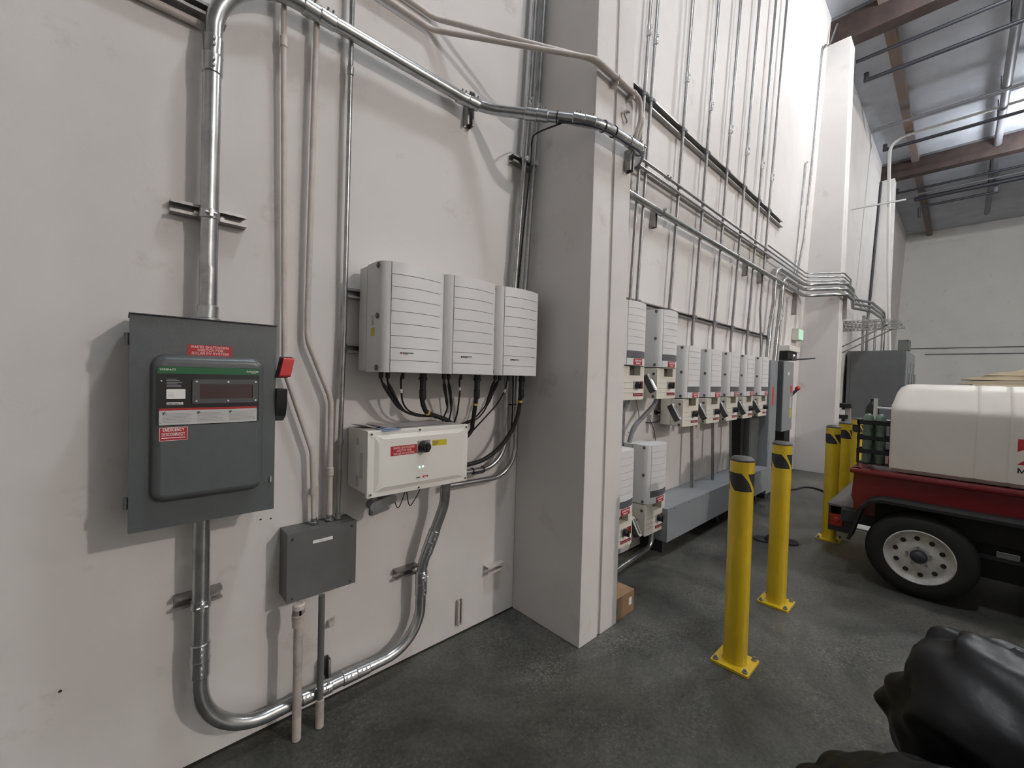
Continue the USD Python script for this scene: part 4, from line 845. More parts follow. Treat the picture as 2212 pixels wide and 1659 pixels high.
# the gray wireway on the floor
wx0, wx1, wy, wz0, wz1 = 3.225, 5.86, 1.572, .140, .410
T = thing('wireway', 'long gray metal wireway trough raised on feet along the wall under the small inverters', 'wireway', ((wx0+wx1)/2, 1.72, .001))
for k, (a, b) in enumerate(((wx0, 4.55), (4.553, wx1))):
    s_ = part(T, 'trough_section', bx((a, wy+.003, wz0), (b, D-.003, wz1), .003), 'gray_duct')
    part(s_, 'front_cover', [bx((a+.002, wy, wz0-.002), (b-.002, wy+.003, wz1+.001), .001), bx((a+.002, wy, wz1-.001), (b-.002, wy+.02, wz1+.0015))], 'gray_duct')
    for xx in np.linspace(a+.12, b-.12, 5): part(s_, 'cover_screw', cyl((xx, wy+.0005, wz1-.016), (xx, wy-.003, wz1-.016), .0045, 8), 'iron_dark')
for xx in (3.35, 4.5, 5.7): part(T, 'foot', bx((xx-.02, 1.66, .0015), (xx+.02, D-.004, wz0), .002), 'iron_dark')

# cardboard box by the pilaster
bx0, bx1, by0, by1, bz = 2.165, 2.365, 1.352, 1.60, .132
T = thing('cardboard_box', 'small brown cardboard carton on the floor tucked behind the near pilaster', 'box', (2.26, 1.48, 0))
part(T, 'carton', bx((bx0, by0, .001), (bx1, by1, bz), .003), 'cardboard')
for a, b in ((by0, (by0+by1)/2-.002), ((by0+by1)/2+.002, by1)): part(T, 'top_flap', bx((bx0, a, bz), (bx1, b, bz+.004), .001), 'cardboard')
part(T, 'tape', bx((bx0+.01, (by0+by1)/2-.02, bz+.004), (bx1-.01, (by0+by1)/2+.02, bz+.0046)), 'tape_brown')
part(T, 'label', flat((bx1-.060, .052), (bx1-.030, .098), by0, .0008), 'white_print', label='small white paper label')
part(T, 'green_mark', flat((bx0+.004, .04), (bx0+.016, .085), by0, .0006), 'green_print')

# ------------------------------------------------------------------ electrical panels at the end of the second bay
T = thing('panel_cabinet', 'tall narrow light gray panel cabinet at the end of the small inverters', 'electrical cabinet', (6.03, 1.72, 0))
part(T, 'body', bx((5.88, 1.604, .06), (6.18, D-.004, 1.735), .004), 'gray_light')
part(T, 'door', bx((5.90, 1.600, .12), (6.165, 1.6045, 1.56), .001), 'gray_light')
part(T, 'plinth', bx((5.90, 1.62, .001), (6.16, D-.006, .06)), 'iron_dark')
q = at(1666.5, 830, y=1.6)
part(T, 'red_decal', prism(Point(6.00, 1.30).buffer(.05).union(sbox(5.965, 1.17, 6.035, 1.40)), .0008, (0, 1.600, 0)), 'orange_red', label='faded red warning decal')
part(T, 'latch', bx((6.12, 1.590, .60), (6.135, 1.600, .72), .003), 'iron_dark')
T = thing('panel_cabinet', 'low dark gray cabinet on the wireway under the farthest small inverter', 'electrical cabinet', (5.70, 1.76, .412))
part(T, 'body', bx((5.52, 1.702, .4125), (5.876, D-.004, 1.04), .004), 'gray_gear')
part(T, 'door', bx((5.545, 1.698, .45), (5.85, 1.7025, 1.01), .001), 'gray_gear')
T = thing('cable_chase', 'narrow black upright slot left of the low dark gray cabinet', 'duct', (5.44, 1.8, .412))
part(T, 'duct', bx((5.40, 1.76, .4125), (5.51, D-.004, 1.04), .003), 'black_matte')
dx0, dx1, dy, dz0, dz1 = 6.245, 6.705, 1.550, .825, 1.735
T = thing('disconnect_switch', 'gray wall disconnect switch box with red-knobbed side lever near the far pilaster', 'electrical cabinet', (6.47, 1.7, dz0))
part(T, 'body', bx((dx0, dy+.012, dz0), (dx1, D-.004, dz1), .004), 'gray_enamel')
dd = part(T, 'door', bx((dx0, dy, dz0-.004), (dx1, dy+.012, dz1+.004), .003), 'gray_light')
part(dd, 'maker_plate', flat((6.44, 1.56), (6.50, 1.60), dy, .0006), 'white_print')
part(dd, 'red_decal', flat((6.56, 1.32), (6.66, 1.42), dy, .0006), 'orange_red', label='red decal')
part(dd, 'instruction_label', flat((6.57, 1.12), (6.65, 1.27), dy, .0006), 'light_print')
part(dd, 'yellow_label', flat((6.57, .99), (6.65, 1.11), dy, .0006), 'yellow_sticker', label='yellow label')
q = at(1726, 824, y=1.52)
lv = part(T, 'lever', tube(fillet([(dx1-.002, 1.60, 1.26), (dx1+.05, 1.60, 1.26), (dx1+.09, 1.53, 1.36)], .03), .018, 10), 'iron_dark')
part(lv, 'lever_knob', lathe([(.0001, -.036), (.024, -.024), (.031, 0), (.024, .024), (.0001, .036)], (dx1+.105, 1.52, 1.385), (.3, -.5, .8), 14), 'red_grip', label='red lever knob')
T = thing('cable_chase', 'tall black upright duct between the disconnect switch and the far pilaster', 'duct', (6.98, 1.75, .2))
part(T, 'duct', bx((6.82, 1.66, .001), (7.10, D-.004, 1.70), .003), 'black_matte')
T = thing('wall_box', 'beige wall box with dark open underside and a stick laid through it', 'wall unit', (7.4, 1.7, 1.78))
part(T, 'cover', bx((7.09, 1.70, 1.925), (7.68, YW(1.97)-.004, 2.01), .012), 'cream_plastic')
part(T, 'underside', [bx((7.09, 1.72, 1.80), (7.58, YW(1.85)-.005, 1.924), .01)], 'black_matte')
part(T, 'lens', lathe([(.001, 0), (.05, .004), (.045, .03), (.02, .045), (.001, .048)], (7.40, 1.74, 1.85), (0, -.8, -.4), 14), 'zinc')
conduit('stick', 'dark stick sticking out level from the beige wall box toward the pilaster', 'stick', [(7.25, 1.712, 1.80), (8.12, 1.60, 1.862)], .012, 'iron_dark')
T = thing('sign_box', 'small beige box with pale green face on the wall left of the far pilaster', 'sign', (7.88, 1.78, 2.14))
part(T, 'housing', bx((7.74, 1.745, 2.135), (8.03, YW(2.2)-.002, 2.32), .008), 'beige_box')
part(T, 'face', bx((7.755, 1.742, 2.15), (8.02, 1.746, 2.305), .002), 'screen_green', label='pale green lit face')

# ------------------------------------------------------------------ third bay: switchgear, racks, pipes
gx0, gx1, gy0, gy1, gz = 12.3, 14.6, .785, 1.80, 2.232
T = thing('switchgear', 'big dark gray switchgear cabinet standing beyond the far pilaster', 'electrical cabinet', ((gx0+gx1)/2, 1.3, 0))
part(T, 'body', bx((gx0+.01, gy0+.02, .001), (gx1, gy1, gz), .006), 'gray_gear')
part(T, 'side_panel', bx((gx0, gy0+.10, .70), (gx0+.012, gy1-.07, gz-.02), .004), 'gray_gear')
part(T, 'side_panel', bx((gx0, gy0+.10, .08), (gx0+.012, gy1-.07, .69), .004), 'gray_gear')
for k in range(3):
    d = part(T, 'front_door', bx((gx0+.02+.765*k, gy0, .10), (gx0+.77+.765*k, gy0+.021, gz-.01), .004), 'gray_light')
    part(d, 'door_window', bx((gx0+.20+.765*k, gy0-.004, 1.50), (gx0+.36+.765*k, gy0+.001, 2.0), .002), 'display')
    part(d, 'door_handle', bx((gx0+.60+.765*k, gy0-.03, 1.45), (gx0+.64+.765*k, gy0+.001, 1.75), .01), 'zinc')
    part(d, 'nameplate', bx((gx0+.42+.765*k, gy0-.003, 1.95), (gx0+.55+.765*k, gy0+.001, 2.02), .001), 'gray_print')
T = thing('relay_box', 'small gray box standing on top of the big switchgear cabinet', 'electrical box', (12.6, .86, gz))
part(T, 'body', bx((12.36, .765, gz+.001), (12.80, .945, gz+.225), .005), 'gray_box')
part(T, 'hasp', bx((12.35, .785, gz+.18), (12.362, .805, gz+.21), .001), 'iron_dark')
for k, (y, r, zt, lab) in enumerate(((1.537, .045, 3.05, 'thick gray conduit dropping into the switchgear cabinet near the wall'), (1.345, .022, 2.95, 'slim gray conduit dropping into the switchgear cabinet'))):
    conduit('drop_conduit', lab, 'conduit', [(12.46, y, zt), (12.46, y, gz+.002)], r, 'galvanized', n=14)
ybar = at(1918, 640, x=13.7)[1]
conduit('drop_conduit', 'very tall conduit climbing from the switchgear cabinet and bending over under the roof', 'conduit', [(13.1, 1.14, gz+.002), (13.1, at(1919, 560, x=13.1)[1], 4.3), (13.1, at(1922, 330, x=13.1)[1], 6.6), (13.1, at(1922, 330, x=13.1)[1], 7.20), (13.1, -6.0, 7.26)], .032, 'pvc', R=.34, couplings=[(13.1, 1.2, 5.7)], cl=.12, n=14)
q = at(1840, 452, y=YW(5.0)-.01)
conduit('wall_outrigger', 'pale slim conduit sticking out level from the wall high beyond the far pilaster', 'conduit', [(q[0], YW(q[2])-.001, q[2]), at(1957, 431, x=q[0])], .018, 'pvc', n=10)
conduit('corner_conduit', 'dark slim pipe up the corner left of the farthest pilaster', 'pipe', [(14.82, YW(6.5)-.04, 6.9), (14.80, YW(4)-.04, 4.0), (14.78, D-.04, 1.6)], .03, 'iron_dark', n=10)
for k, (xq, pxa, lab) in enumerate(((9.95, (1942, 690), 'uppermost of the four slotted struts reaching out over the switchgear'), (9.95, (1947, 697), 'second from the top of the four slotted struts reaching out over the switchgear'), (10.5, (1950, 701), 'third from the top of the four slotted struts reaching out over the switchgear'), (10.5, (1955, 707.5), 'lowest of the four slotted struts reaching out over the switchgear'))):
    e = at(*pxa, x=xq)
    T = thing('slotted_strut', lab, 'strut', (xq, 1.2, e[2])); ye = YW(e[2])-.002
    for sx in (-1, 1): pass
    m = prism(sbox(0, -.021, ye-e[1], .021).difference(unary_union([rrect(.05+.058*j, -.008, .085+.058*j, .008, .0075, 3) for j in range(int((ye-e[1]-.06)/.058))])), .004, (xq, e[1], e[2]), (0, 1, 0), (0, 0, 1), (-1, 0, 0))
    part(T, 'slotted_web', m, 'strut_steel')
    part(T, 'flange', [bx((xq, e[1], e[2]+.018), (xq+.038, ye, e[2]+.0215)), bx((xq, e[1], e[2]-.0215), (xq+.038, ye, e[2]-.018))], 'strut_steel', kind='stuff')
    if k in (1, 3): part(T, 'brace', tube([(xq+.03, e[1]+.18, e[2]-.02), (xq+.03, ye-.01, e[2]-.55)], .012, 8), 'strut_steel')
for k, (za_, lab) in enumerate(((2.93, 'upper dark cable running level across the far end wall'), (2.70, 'lower dark cable running level across the far end wall'))):
    conduit('wall_cable', lab, 'cable', [(X1-.03, .95 if k else 1.60, za_), (X1-.03, -12.9, za_-.01)], .016, 'iron_gray', n=8)

# pipes and bars under the roof
zs = 7.02
def roof_pipe(lab, pa_, pb_, z, r, mat='iron_dark', hook=True, cat='pipe', nme='sprinkler_pipe', far=-12.9):
    a, b = at(*pa_, z=z), at(*pb_, z=z); x = (a[0]+b[0])/2
    T = thing(nme, lab, cat, (x, a[1], z))
    part(T, 'pipe', cyl((x, a[1], z), (x, far, z), r, 12), mat)
    if hook: part(T, 'end_elbow', cyl((x, a[1]-r, z-.01), (x, a[1]-r, z+.13), r*1.15, 10), mat)
    for y in (-.35, -4.0, -8.0):
        if y > far: part(T, 'hanger', cyl((x, y, z), (x, y, CEIL), .010, 6), mat)
    return T
roof_pipe('dark sprinkler pipe under the roof, nearest to the front brown beam', (1850, 136), (2170, 0), zs, .028, hook=False)
roof_pipe('dark sprinkler pipe under the roof with upturned end, second from the front brown beam', (1866, 175.5), (2195, 50), zs, .034)
roof_pipe('paler pipe under the roof midway between the two brown beams', (1887, 285), (2165, 192), 7.12, .032, 'iron_gray', False)
roof_pipe('dark sprinkler pipe with upturned end just in front of the farther brown beam', (1907, 324.5), (2212, 241), zs, .036)
roof_pipe('slim dark pipe with upturned end behind the farther brown beam', (1935, 418.5), (2212, 357), zs, .030)
roof_pipe('slim gray pipe just above the thick dark pipe at the roof far end', (1945, 430), (2212, 368), zs, .022, 'iron_gray', False)
roof_pipe('thick dark pipe at the far end of the roof', (1976, 435), (2212, 378), zs, .060, hook=False)
a, b = at(1986, 449, z=6.85), at(2130, 417, z=6.85); x = (a[0]+b[0])/2
T = thing('sprinkler_pipe', 'lowest dark pipe under the roof end with downturned tip', 'pipe', (x, a[1], 6.6))
part(T, 'pipe', tube(fillet([(x, a[1], 6.55), (x, a[1], 6.85), (x, -.55, 6.85)], .08), .034, 10), 'iron_dark')
part(T, 'hanger', cyl((x, -.5, 6.85), (x, -.5, CEIL), .05, 10), 'iron_gray')
a, b = at(2188, 120, z=7.12), at(2157, 295, z=7.12); y = (a[1]+b[1])/2
T = thing('main_pipe', 'long gray main pipe under the roof running along the hall above the sprinkler pipes', 'pipe', (14, y, 7.12))
part(T, 'pipe', cyl((X0+.1, y, 7.18), (20.6, y, 7.18), .065, 14), 'iron_gray')
for xx in (3, 6.3, 10.6, 13.0, 17.2): part(T, 'hanger', cyl((xx, y, 7.2), (xx, y, CEIL), .012, 6), 'iron_gray')

# ------------------------------------------------------------------ bollards
BH, BR = 1.062, .056
BL = ['nearest yellow bollard with a black leaf-shaped sticker band', 'second yellow bollard from the front, standing right of the nearest one', 'yellow bollard standing right at the trailer corner, its base plate in view', 'yellow bollard just behind the one at the trailer corner', 'farthest yellow bollard, half hidden by the black cylinder rack']
BP = [(*at(1587, 1430, z=0)[:2], 108), (*at(1676, 1302, z=0)[:2], 102), (4.875, .79, 78), (5.47, .79, 106), (6.32, .80, 101)]
def bollard(lab, rz):
    T = thing('bollard', lab, 'bollard', (0, 0, 0)); cz_, sz_ = math.cos(math.radians(rz)), math.sin(math.radians(rz))
    pl = part(T, 'base_plate', prism(rrect(-.090, -.090, .090, .090, .010), .012, (0, 0, .0008), (1, 0, 0), (0, 1, 0), (0, 0, 1)), 'yellow_paint')
    for sx in (-1, 1):
        for sy in (-1, 1): part(pl, 'anchor_bolt', [cyl((sx*.070, sy*.070, .012), (sx*.070, sy*.070, .022), .013, 6, .002), cyl((sx*.070, sy*.070, .02), (sx*.070, sy*.070, .032), .007, 8)], 'iron_gray')
    part(T, 'post', lathe([(BR+.004, .012), (BR, .018), (BR, BH-.012), (BR-.001, BH-.010)], (0, 0, 0), (0, 0, 1), 36), 'yellow_paint', 40)
    part(T, 'cap', lathe([(BR+.0005, BH-.012), (BR+.0005, BH-.004), (BR-.012, BH+.008), (.0001, BH+.014)], (0, 0, 0), (0, 0, 1), 36), 'bollard_cap', 40, label='dark rounded cap')
    # black slanting stickers wrapped round the post
    for k in range(3):
        a0 = math.radians(rz+120*k); rows = []
        for j in range(9):
            u = j/8; z = BH-.160+.090*u; bow = 8*math.sin(math.pi*u)
            rows.append([(a0+math.radians(58*(1-u)-bow+(88+2*bow)*t_/6), z) for t_ in range(7)])
        v = np.array([[((BR+.0009)*math.cos(w_), (BR+.0009)*math.sin(w_), z) for w_, z in row] for row in rows]).reshape(-1, 3)
        vi = v*np.array([(BR+.0002)/(BR+.0009), (BR+.0002)/(BR+.0009), 1]); n_ = len(v); f = []
        for i in range(8):
            for j in range(6):
                p = i*7+j; f += [[p, p+1, p+8], [p, p+8, p+7], [n_+p, n_+p+8, n_+p+1], [n_+p, n_+p+7, n_+p+8]]
        part(T, 'black_sticker', (np.vstack([v, vi]), np.array(f)), 'black_print')
    return T
src = {}
for (x, y, rz), lab in zip(BP, BL):
    if rz not in src: src[rz] = bollard(lab, rz); move(src[rz], (x, y, 0))
    else: copy(src[rz], (x, y, 0), lab)

# ------------------------------------------------------------------ trailer
tx0, tx1 = 4.15, 5.55; ty0, ty1 = .545, -2.9
T = thing('trailer', 'dark red trailer with a long black fender, parked behind the bollards', 'trailer', (4.8, -1, 0))
tubp = Polygon([(ty0-.03, .50), (ty0, .60), (ty0-.012, .79), (ty1, .79), (ty1, .56), (.30, .56)])
tb = part(T, 'tub_side', prism(tubp, .04, (tx0, 0, 0), (0, 1, 0), (0, 0, 1), (1, 0, 0)), 'trailer_red')
part(T, 'tub_side', prism(tubp, .04, (tx1-.04, 0, 0), (0, 1, 0), (0, 0, 1), (1, 0, 0)), 'trailer_red')
part(T, 'tub_end', bx((tx0+.04, ty0-.045, .475), (tx1-.04, ty0-.010, .79), .004), 'trailer_red')
part(T, 'tub_floor', bx((tx0+.04, ty1, .455), (tx1-.04, ty0-.04, .78), .004), 'trailer_red')
part(T, 'rail', [bx((tx0-.035, ty1, .778), (tx0+.045, ty0+.012, .815), .010), bx((tx0-.02, ty0-.06, .778), (tx1+.02, ty0+.012, .815), .010)], 'trailer_red')
part(T, 'frame', bx((tx0+.10, ty1, .36), (tx0+.18, .62, .455), .005), 'iron_dark')
part(T, 'frame', bx((tx1-.18, ty1, .36), (tx1-.10, .62, .455), .005), 'iron_dark')
part(T, 'axle', cyl((4.05, .152, .288), (5.65, .152, .288), .03, 12), 'iron_dark')
part(T, 'rear_step', bx((4.30, .545, .452), (5.45, .715, .472), .004), 'deck_gray')
part(T, 'rear_beam', bx((4.34, .60, .36), (5.40, .70, .451), .004), 'iron_dark')
lp = part(T, 'lamp_bracket', bx((4.34, .56, .24), (4.36, .715, .455), .003), 'iron_dark')
part(lp, 'tail_light', [bx((4.322, .615, .285), (4.341, .705, .385), .008), lathe([(.0001, .006), (.02, .004), (.024, 0)], (4.322, .66, .335), (-1, 0, 0), 12)], 'tail_red', label='red tail light')
# fender: an arch over the wheel
fp = [(.520, .30), (.455, .55), (.41, .60), (.35, .618), (-1.05, .618), (-1.13, .58), (-1.22, .40), (-1.24, .40), (-1.145, .595), (-1.06, .638), (.355, .638), (.42, .617), (.472, .56), (.538, .305)]
part(T, 'fender', prism(Polygon(fp), .21, (3.965, 0, 0), (0, 1, 0), (0, 0, 1), (1, 0, 0)), 'black_matte')
part(T, 'fender_bracket', [bx((4.17, .28, .44), (4.36, .40, .60), .01), bx((4.135, -1.1, .44), (4.19, .40, .628), .004)], 'black_matte')
def wheel(xc, s, yc):
    o = (xc, yc, .288)
    W = part(T, 'tyre', lathe([(.172, .005), (.180, 0), (.225, -.004), (.262, .010), (.280, .030), (.288, .055), (.288, .115), (.280, .140), (.262, .158), (.225, .170), (.178, .165), (.172, .150)], o, (s, 0, 0), 48, False), 'tyre', 40)
    part(W, 'rim', lathe([(.180, .006), (.182, -.002), (.176, -.006), (.168, .002), (.156, .018), (.150, .030), (.135, .034), (.112, .026), (.070, .018), (.056, .022), (.040, .024), (.0001, .024)], o, (s, 0, 0), 48, False), 'rim_paint', 40)
    part(W, 'rim_barrel', lathe([(.172, .15), (.172, .004), (.166, .006), (.166, .15)], o, (s, 0, 0), 32, False), 'iron_dark')
    for k in range(10):
        w = 2*math.pi*(k+.35)/10; c = np.array(o)+[s*.031, .122*math.cos(w), .122*math.sin(w)]
        part(W, 'vent_hole', cyl(c, c-[s*.0060, 0, 0], .0150, 14), 'hole')
    part(W, 'hub_cap', lathe([(.046, .030), (.044, .010), (.034, -.004), (.022, -.010), (.018, -.018), (.0001, -.020)], o, (s, 0, 0), 20), 'iron_dark')
    for k in range(5):
        w = 2*math.pi*(k+.2)/5; c = np.array(o)+[s*.016, .062*math.cos(w), .062*math.sin(w)]
        part(W, 'lug_nut', cyl(c+[s*.006, 0, 0], c+[-s*.010, 0, 0], .009, 6), 'zinc')
for yw_ in (.152, -.66): wheel(3.985, 1, yw_); wheel(5.70, -1, yw_)
part(T, 'axle', cyl((4.05, -.66, .288), (5.65, -.66, .288), .03, 12), 'iron_dark')
part(T, 'leaf_spring', [bx((4.18, -.62, .33), (4.24, .12, .345), .003), bx((4.18, -.50, .345), (4.24, .0, .36), .003)], 'iron_dark')
part(T, 'inner_skirt', bx((4.195, -2.6, .20), (4.21, .40, .56), .004), 'black_matte')
part(T, 'belly_pan', bx((4.22, -2.6, .21), (5.48, .40, .235), .004), 'black_matte')
part(T, 'equalizer', bx((4.165, -.30, .36), (4.20, -.20, .40), .004), 'zinc')
# chain and yellow-tagged ring under the rear step
T2 = thing('tow_ring', 'black ring with a yellow disc hanging below the trailer step', 'ring', (4.75, .66, .14))
q = at(1831, 1123, x=4.40)
part(T2, 'ring', tube([(q[0], q[1]+.042*math.cos(w), q[2]+.036*math.sin(w)) for w in np.linspace(0, 2*math.pi, 25)], .008, 8), 'black_rubber')
part(T2, 'disc', lathe([(.0001, 0), (.036, 0), (.034, .006), (.0001, .008)], (q[0]+.004, q[1], q[2]), (-1, 0, 0), 20), 'yellow_sticker')
part(T2, 'hanger', bx((q[0]-.006, q[1]-.006, q[2]+.03), (q[0]+.006, q[1]+.006, .40), .002), 'black_rubber')
a, b = at(1800, 1131, z=.004), at(1872, 1141, z=.004)
single('pale_board', 'flat pale board lying on the floor under the trailer step', 'board', bx((a[0], b[1]-.25, .001), (a[0]+.30, a[1]+.01, .012), .003), 'pvc')

# the white tank in the trailer
kx0, kx1, ky0, ky1, kz0, kz1 = 4.20, 5.50, .345, -2.8, .816, 1.474
T = thing('water_tank', 'big off-white plastic tank riding in the red trailer', 'tank', (4.85, -1.2, kz0))
def tank_ring(y, ins, zt):
    """Cross-section with rounded shoulders at the given y, inset by ins."""
    x0, x1, z0 = kx0+ins, kx1-ins, kz0+ins*.3
    pts = [(x0+.03, z0), (x0, z0+.03), (x0, 1.20), (x0, 1.262), (x0+.006, 1.288), (x0+.026, 1.312), (x0+.14, min(1.425, zt-.03)), (x0+.19, zt-.018), (x0+.26, zt-.003), (x0+.36, zt)]
    return [(a, y, b) for a, b in pts]+[(kx0+kx1-a, y, b) for a, b in pts[::-1]]
prof = [(ky0, .040, kz1-.17), (ky0-.004, .018, kz1-.11), (ky0-.016, .004, kz1-.06), (ky0-.036, 0., kz1-.025), (ky0-.070, 0, kz1-.004), (ky0-.10, 0, kz1)]
for yg in (-.090, -.235, -.95, -1.7):
    prof += [(yg+.020, 0, kz1), (yg+.008, .003, kz1-.003), (yg, .007, kz1-.007), (yg-.008, .003, kz1-.003), (yg-.020, 0, kz1)]
prof += [(ky1+.085, 0, kz1), (ky1+.02, .010, kz1-.045), (ky1, .075, kz1-.15)]
rings = [tank_ring(*p) for p in prof]; m = len(rings[0]); v = np.array(rings).reshape(-1, 3); f = []
for i in range(len(rings)-1):
    for j in range(m):
        p, q_ = i*m+j, i*m+(j+1) % m; f += [[p, q_, q_+m], [p, q_+m, p+m]]
L_ = (len(rings)-1)*m
for j in range(1, m-1): f += [[0, j+1, j], [L_, L_+j, L_+j+1]]
tk = trimesh.Trimesh(v, np.array(f), process=False); tk.fix_normals()
part(T, 'shell', tk, 'tank_poly', 35)
lq = lambda a, b: at(2080+a/8.295, 900+b/8.295, x=kx0-.001)
A, B_ = lq(1015, 405), lq(970, 860); sl = A[2]-B_[2]
U = dict(o=(kx0+.0005, 0, 0), ux=(0, -1, 0), uy=(0, 0, 1), uz=(-1, 0, 0))
yl = -(A[1]+B_[1])/2-.003
part(T, 'logo', prism(Polygon([(yl, A[2]), (yl+.13, A[2]), (yl, A[2]-sl*.5)]), .0012, **U), 'red_sticker', label='upper red logo triangle')
part(T, 'logo', prism(Polygon([(yl, B_[2]), (yl+.13, B_[2]), (yl+.13, B_[2]+sl*.78)]), .0012, **U), 'red_sticker', label='lower red logo triangle')
cM = lq(985, 1010)
part(T, 'lettering', text('M', kx0+.0003, -yl, cM[2], .030, 1.1, True, (0, -1, 0), (0, 0, 1), (-1, 0, 0), .0012, center=False), 'black_print')

# cylinders in their rack behind the tank, with white plastic pipes
for k, (x, y, lab) in enumerate(((4.50, .500, 'left of two green gas cylinders in the black rack at the trailer rear'), (4.50, .425, 'right of two green gas cylinders in the black rack at the trailer rear'))):
    T = thing('gas_cylinder', lab, 'gas cylinder', (x, y, .82))
    part(T, 'body', lathe([(.030, .0), (.036, .008), (.036, .34), (.033, .375), (.022, .398), (.010, .404), (.0001, .404)], (x, y, .818), (0, 0, 1), 24), 'cylinder_green', 50)
T = thing('cylinder_rack', 'black bar rack holding the green gas cylinders at the trailer rear', 'rack', (4.5, .45, .816))
for k, z in enumerate((1.135, 1.01, .90)):
    part(T, 'bar', [bx((4.43, .345, z), (4.445, .565-.008*k, z+.035), .003), bx((4.56, .345, z), (4.575, .56, z+.035), .003), bx((4.43, .548, z), (4.575, .563, z+.035), .003)], 'black_matte')
for y in (.352, .46, .555): part(T, 'post', bx((4.446, y-.008, .816), (4.460, y+.008, 1.17), .003), 'black_matte')
part(T, 'end_plate', bx((4.45, .349, .816), (4.62, .365, 1.15), .003), 'black_matte')
part(T, 'tray', bx((4.43, .36, .8155), (4.575, .56, .8175), 0), 'black_matte')
conduit('plastic_pipe', 'white plastic pipe standing up behind the cylinders and bending level to the tank', 'pipe', [(4.64, .475, 1.345), (4.64, .475, .83)], .014, 'pvc')
conduit('plastic_pipe', 'upper level white plastic pipe from the tank end', 'pipe', [(4.64, .47, 1.268), (4.64, .30, 1.262)], .011, 'pvc')
conduit('plastic_pipe', 'lower level white plastic pipe from the tank end', 'pipe', [(4.64, .44, 1.165), (4.64, .30, 1.160)], .011, 'pvc')
T = thing('small_pump', 'small black pump head beside the upright white pipe behind the cylinders', 'pump', (4.72, .49, .82))
part(T, 'body', lathe([(.03, 0), (.035, .02), (.035, .34), (.05, .36), (.045, .45), (.015, .50), (.015, .52), (.0001, .52)], (4.72, .505, .818), (0, 0, 1), 16), 'black_plastic')

# ladder by the far pilaster
T = thing('step_ladder', 'folded step ladder with black top leaning beside the far pilaster', 'ladder', (9.2, 1.38, 0))
for k, y in enumerate((1.46, 1.30)):
    part(T, 'side_rail', prism(Polygon([(y-.03, 1.05), (y+.03, 1.05), (y+.03+.05*(1-2*k), .001), (y-.03+.05*(1-2*k), .001)]), .05, (9.2, 0, 0), (0, 1, 0), (0, 0, 1), (1, 0, 0)), 'orange_fiber')
part(T, 'top_cap', bx((9.17, 1.26, 1.05), (9.36, 1.50, 1.13), .015), 'black_plastic')
part(T, 'bracket', bx((9.185, 1.30, .86), (9.26, 1.46, .93), .008), 'black_plastic')
for z in (.25, .50, .75): part(T, 'step', bx((9.20, 1.28-.03, z), (9.30, 1.48+.03, z+.03), .004), 'orange_fiber')
part(T, 'paper_label', bx((9.193, 1.34, .93), (9.199, 1.41, 1.02)), 'white_print', label='white paper label')
T = thing('red_bag', 'dark red bundle on the floor behind the far bollards', 'bag', (9.0, 1.55, 0))
part(T, 'bundle', bumped(trimesh.creation.icosphere(3, .12).apply_scale((1, 1, 2.8)).apply_translation((9.05, 1.60, .335)), .02, 9), 'dark_red', 50)

# beige boards beyond the tank
T0 = [(2.2, .0, 1.50), (2.1, -.03, 1.555), (1.9, -.22, 1.61), (1.6, -.42, 1.655)]
for k, (lab, (_, y, z)) in enumerate(zip(('lowest of the layered beige boards behind the white tank', 'second of the layered beige boards behind the white tank', 'third of the layered beige boards behind the white tank', 'top one of the layered beige boards behind the white tank'), T0)):
    pg = Polygon([(y+.02, z), (y-.10, z+.040), (y-.35, z+.050), (-4.0, z+.050), (-4.0, z)])
    single('beige_board', lab, 'board', prism(pg, .9-.12*k, (7.4+.06*k, 0, 0), (0, 1, 0), (0, 0, 1), (1, 0, 0)), 'beige_board')
T = thing('board_stand', 'dark stand carrying the layered beige boards behind the white tank', 'stand', (7.8, -2, 0))
part(T, 'deck', bx((7.38, -4.0, 1.40), (8.3, -.10, 1.498), .01), 'beige_board')
for xx in (7.45, 8.22):
    for yy in (-.3, -3.8): part(T, 'leg', bx((xx-.04, yy-.04, .001), (xx+.04, yy+.04, 1.40), .005), 'iron_gray')

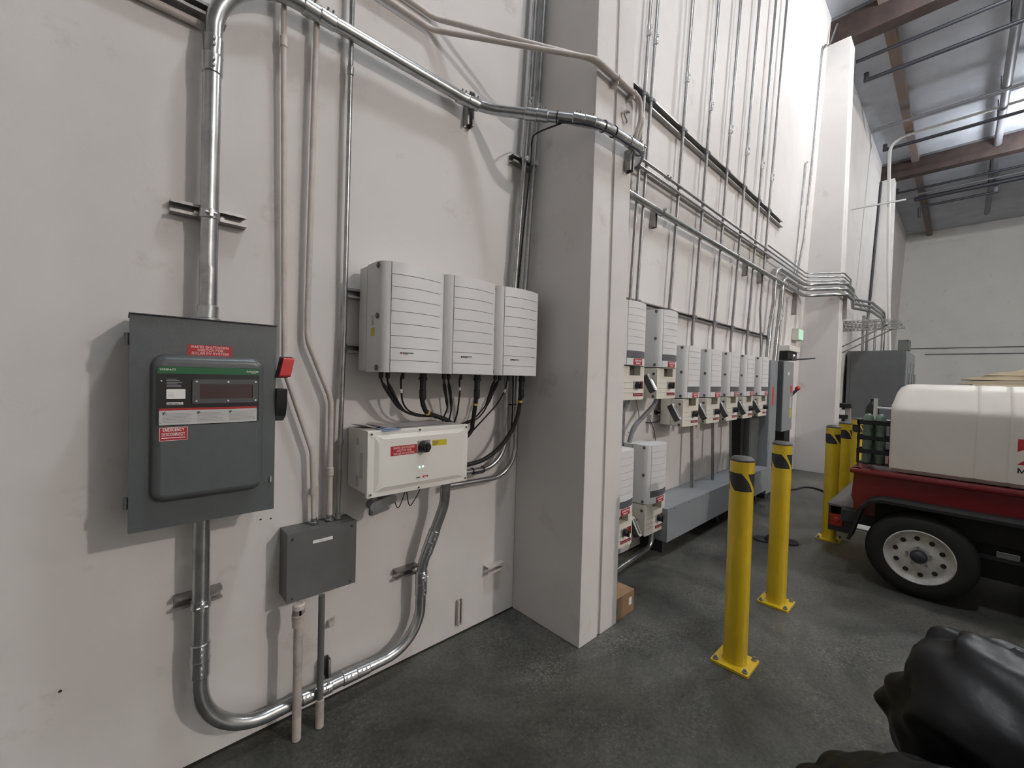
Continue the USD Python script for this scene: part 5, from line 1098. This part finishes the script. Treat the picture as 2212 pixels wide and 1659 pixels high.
# floor: black discs, cable
T = thing('rubber_foot_pad', 'black rubber base with domed middle and two flat feet on the floor between bollards', 'base', (4.38, 1.10, 0))
for (a, b, r, m_) in ((1647, 1164, .075, 0), (1703, 1170, .080, 0)):
    q = at(a, b, z=.006); part(T, 'flat_foot', lathe([(r, 0), (r, .008), (r-.01, .012), (.0001, .013)], (q[0], q[1], .001), (0, 0, 1), 24), 'black_rubber')
q = at(1676, 1166, z=.02); part(T, 'dome', lathe([(.095, 0), (.095, .012), (.07, .045), (.035, .062), (.0001, .064)], (q[0], q[1], .001), (0, 0, 1), 24), 'black_rubber', 40)
cp = [at(a, b, z=.012) for a, b in ((1660, 1048), (1690, 1055), (1712, 1057), (1740, 1052), (1765, 1056), (1792, 1066), (1830, 1075))]
conduit('floor_cable', 'black cable winding over the floor past the far pilaster', 'cable', cp, .011, 'black_rubber', smoothpath=True, n=8)

# the two black trash bags
def bag(lab, c, sx, sy, h, seed, tip):
    m = trimesh.creation.icosphere(5, 1.0); v = m.vertices.copy()
    a = np.arctan2(v[:, 1], v[:, 0]); z = v[:, 2]
    v *= (1+.20*(meshkit.fbm(v*1.6+seed, 3, seed)-.5)[:, None]*2)
    fold = np.abs(np.sin(a*4.5+3*meshkit.fbm(v*1.1+seed, 2, seed+3)*4))**.7
    v[:, :2] *= (1-.045*(1-fold)*np.clip((z+.6), 0, 1))[:, None]
    rid = np.abs(meshkit.fbm(v*1.7+seed*2, 2, seed+9)-.5)*2
    v *= (1-.07*np.maximum(0, .30-rid)/.30)[:, None]
    neck = np.clip((z-.35)/.65, 0, 1)**1.3
    v[:, 0] = v[:, 0]*(1-.55*neck)+tip[0]*neck; v[:, 1] = v[:, 1]*(1-.55*neck)+tip[1]*neck
    v[:, 2] = np.maximum(v[:, 2], -.62)
    v = v*np.array([sx, sy, 1]); lo, hi = v[:, 2].min(), v[:, 2].max(); v[:, 2] = (v[:, 2]-lo)/(hi-lo)*h+.001
    tb_ = trimesh.Trimesh(v+np.array([c[0], c[1], 0]), m.faces, process=False); trimesh.smoothing.filter_laplacian(tb_, iterations=6)
    tb_.vertices[:, 2] = np.maximum(tb_.vertices[:, 2], .001)
    return single('trash_bag', lab, 'bag', tb_, 'bag_plastic', smooth=True)
bag('taller full black plastic trash bag at the lower right edge of the view', (2.16, -.46), .36, .66, .58, 4, (.30, .62))
bag('lower black plastic trash bag slumped in front of the taller one', (1.62, -.06), .32, .40, .36, 11, (.4, .1))
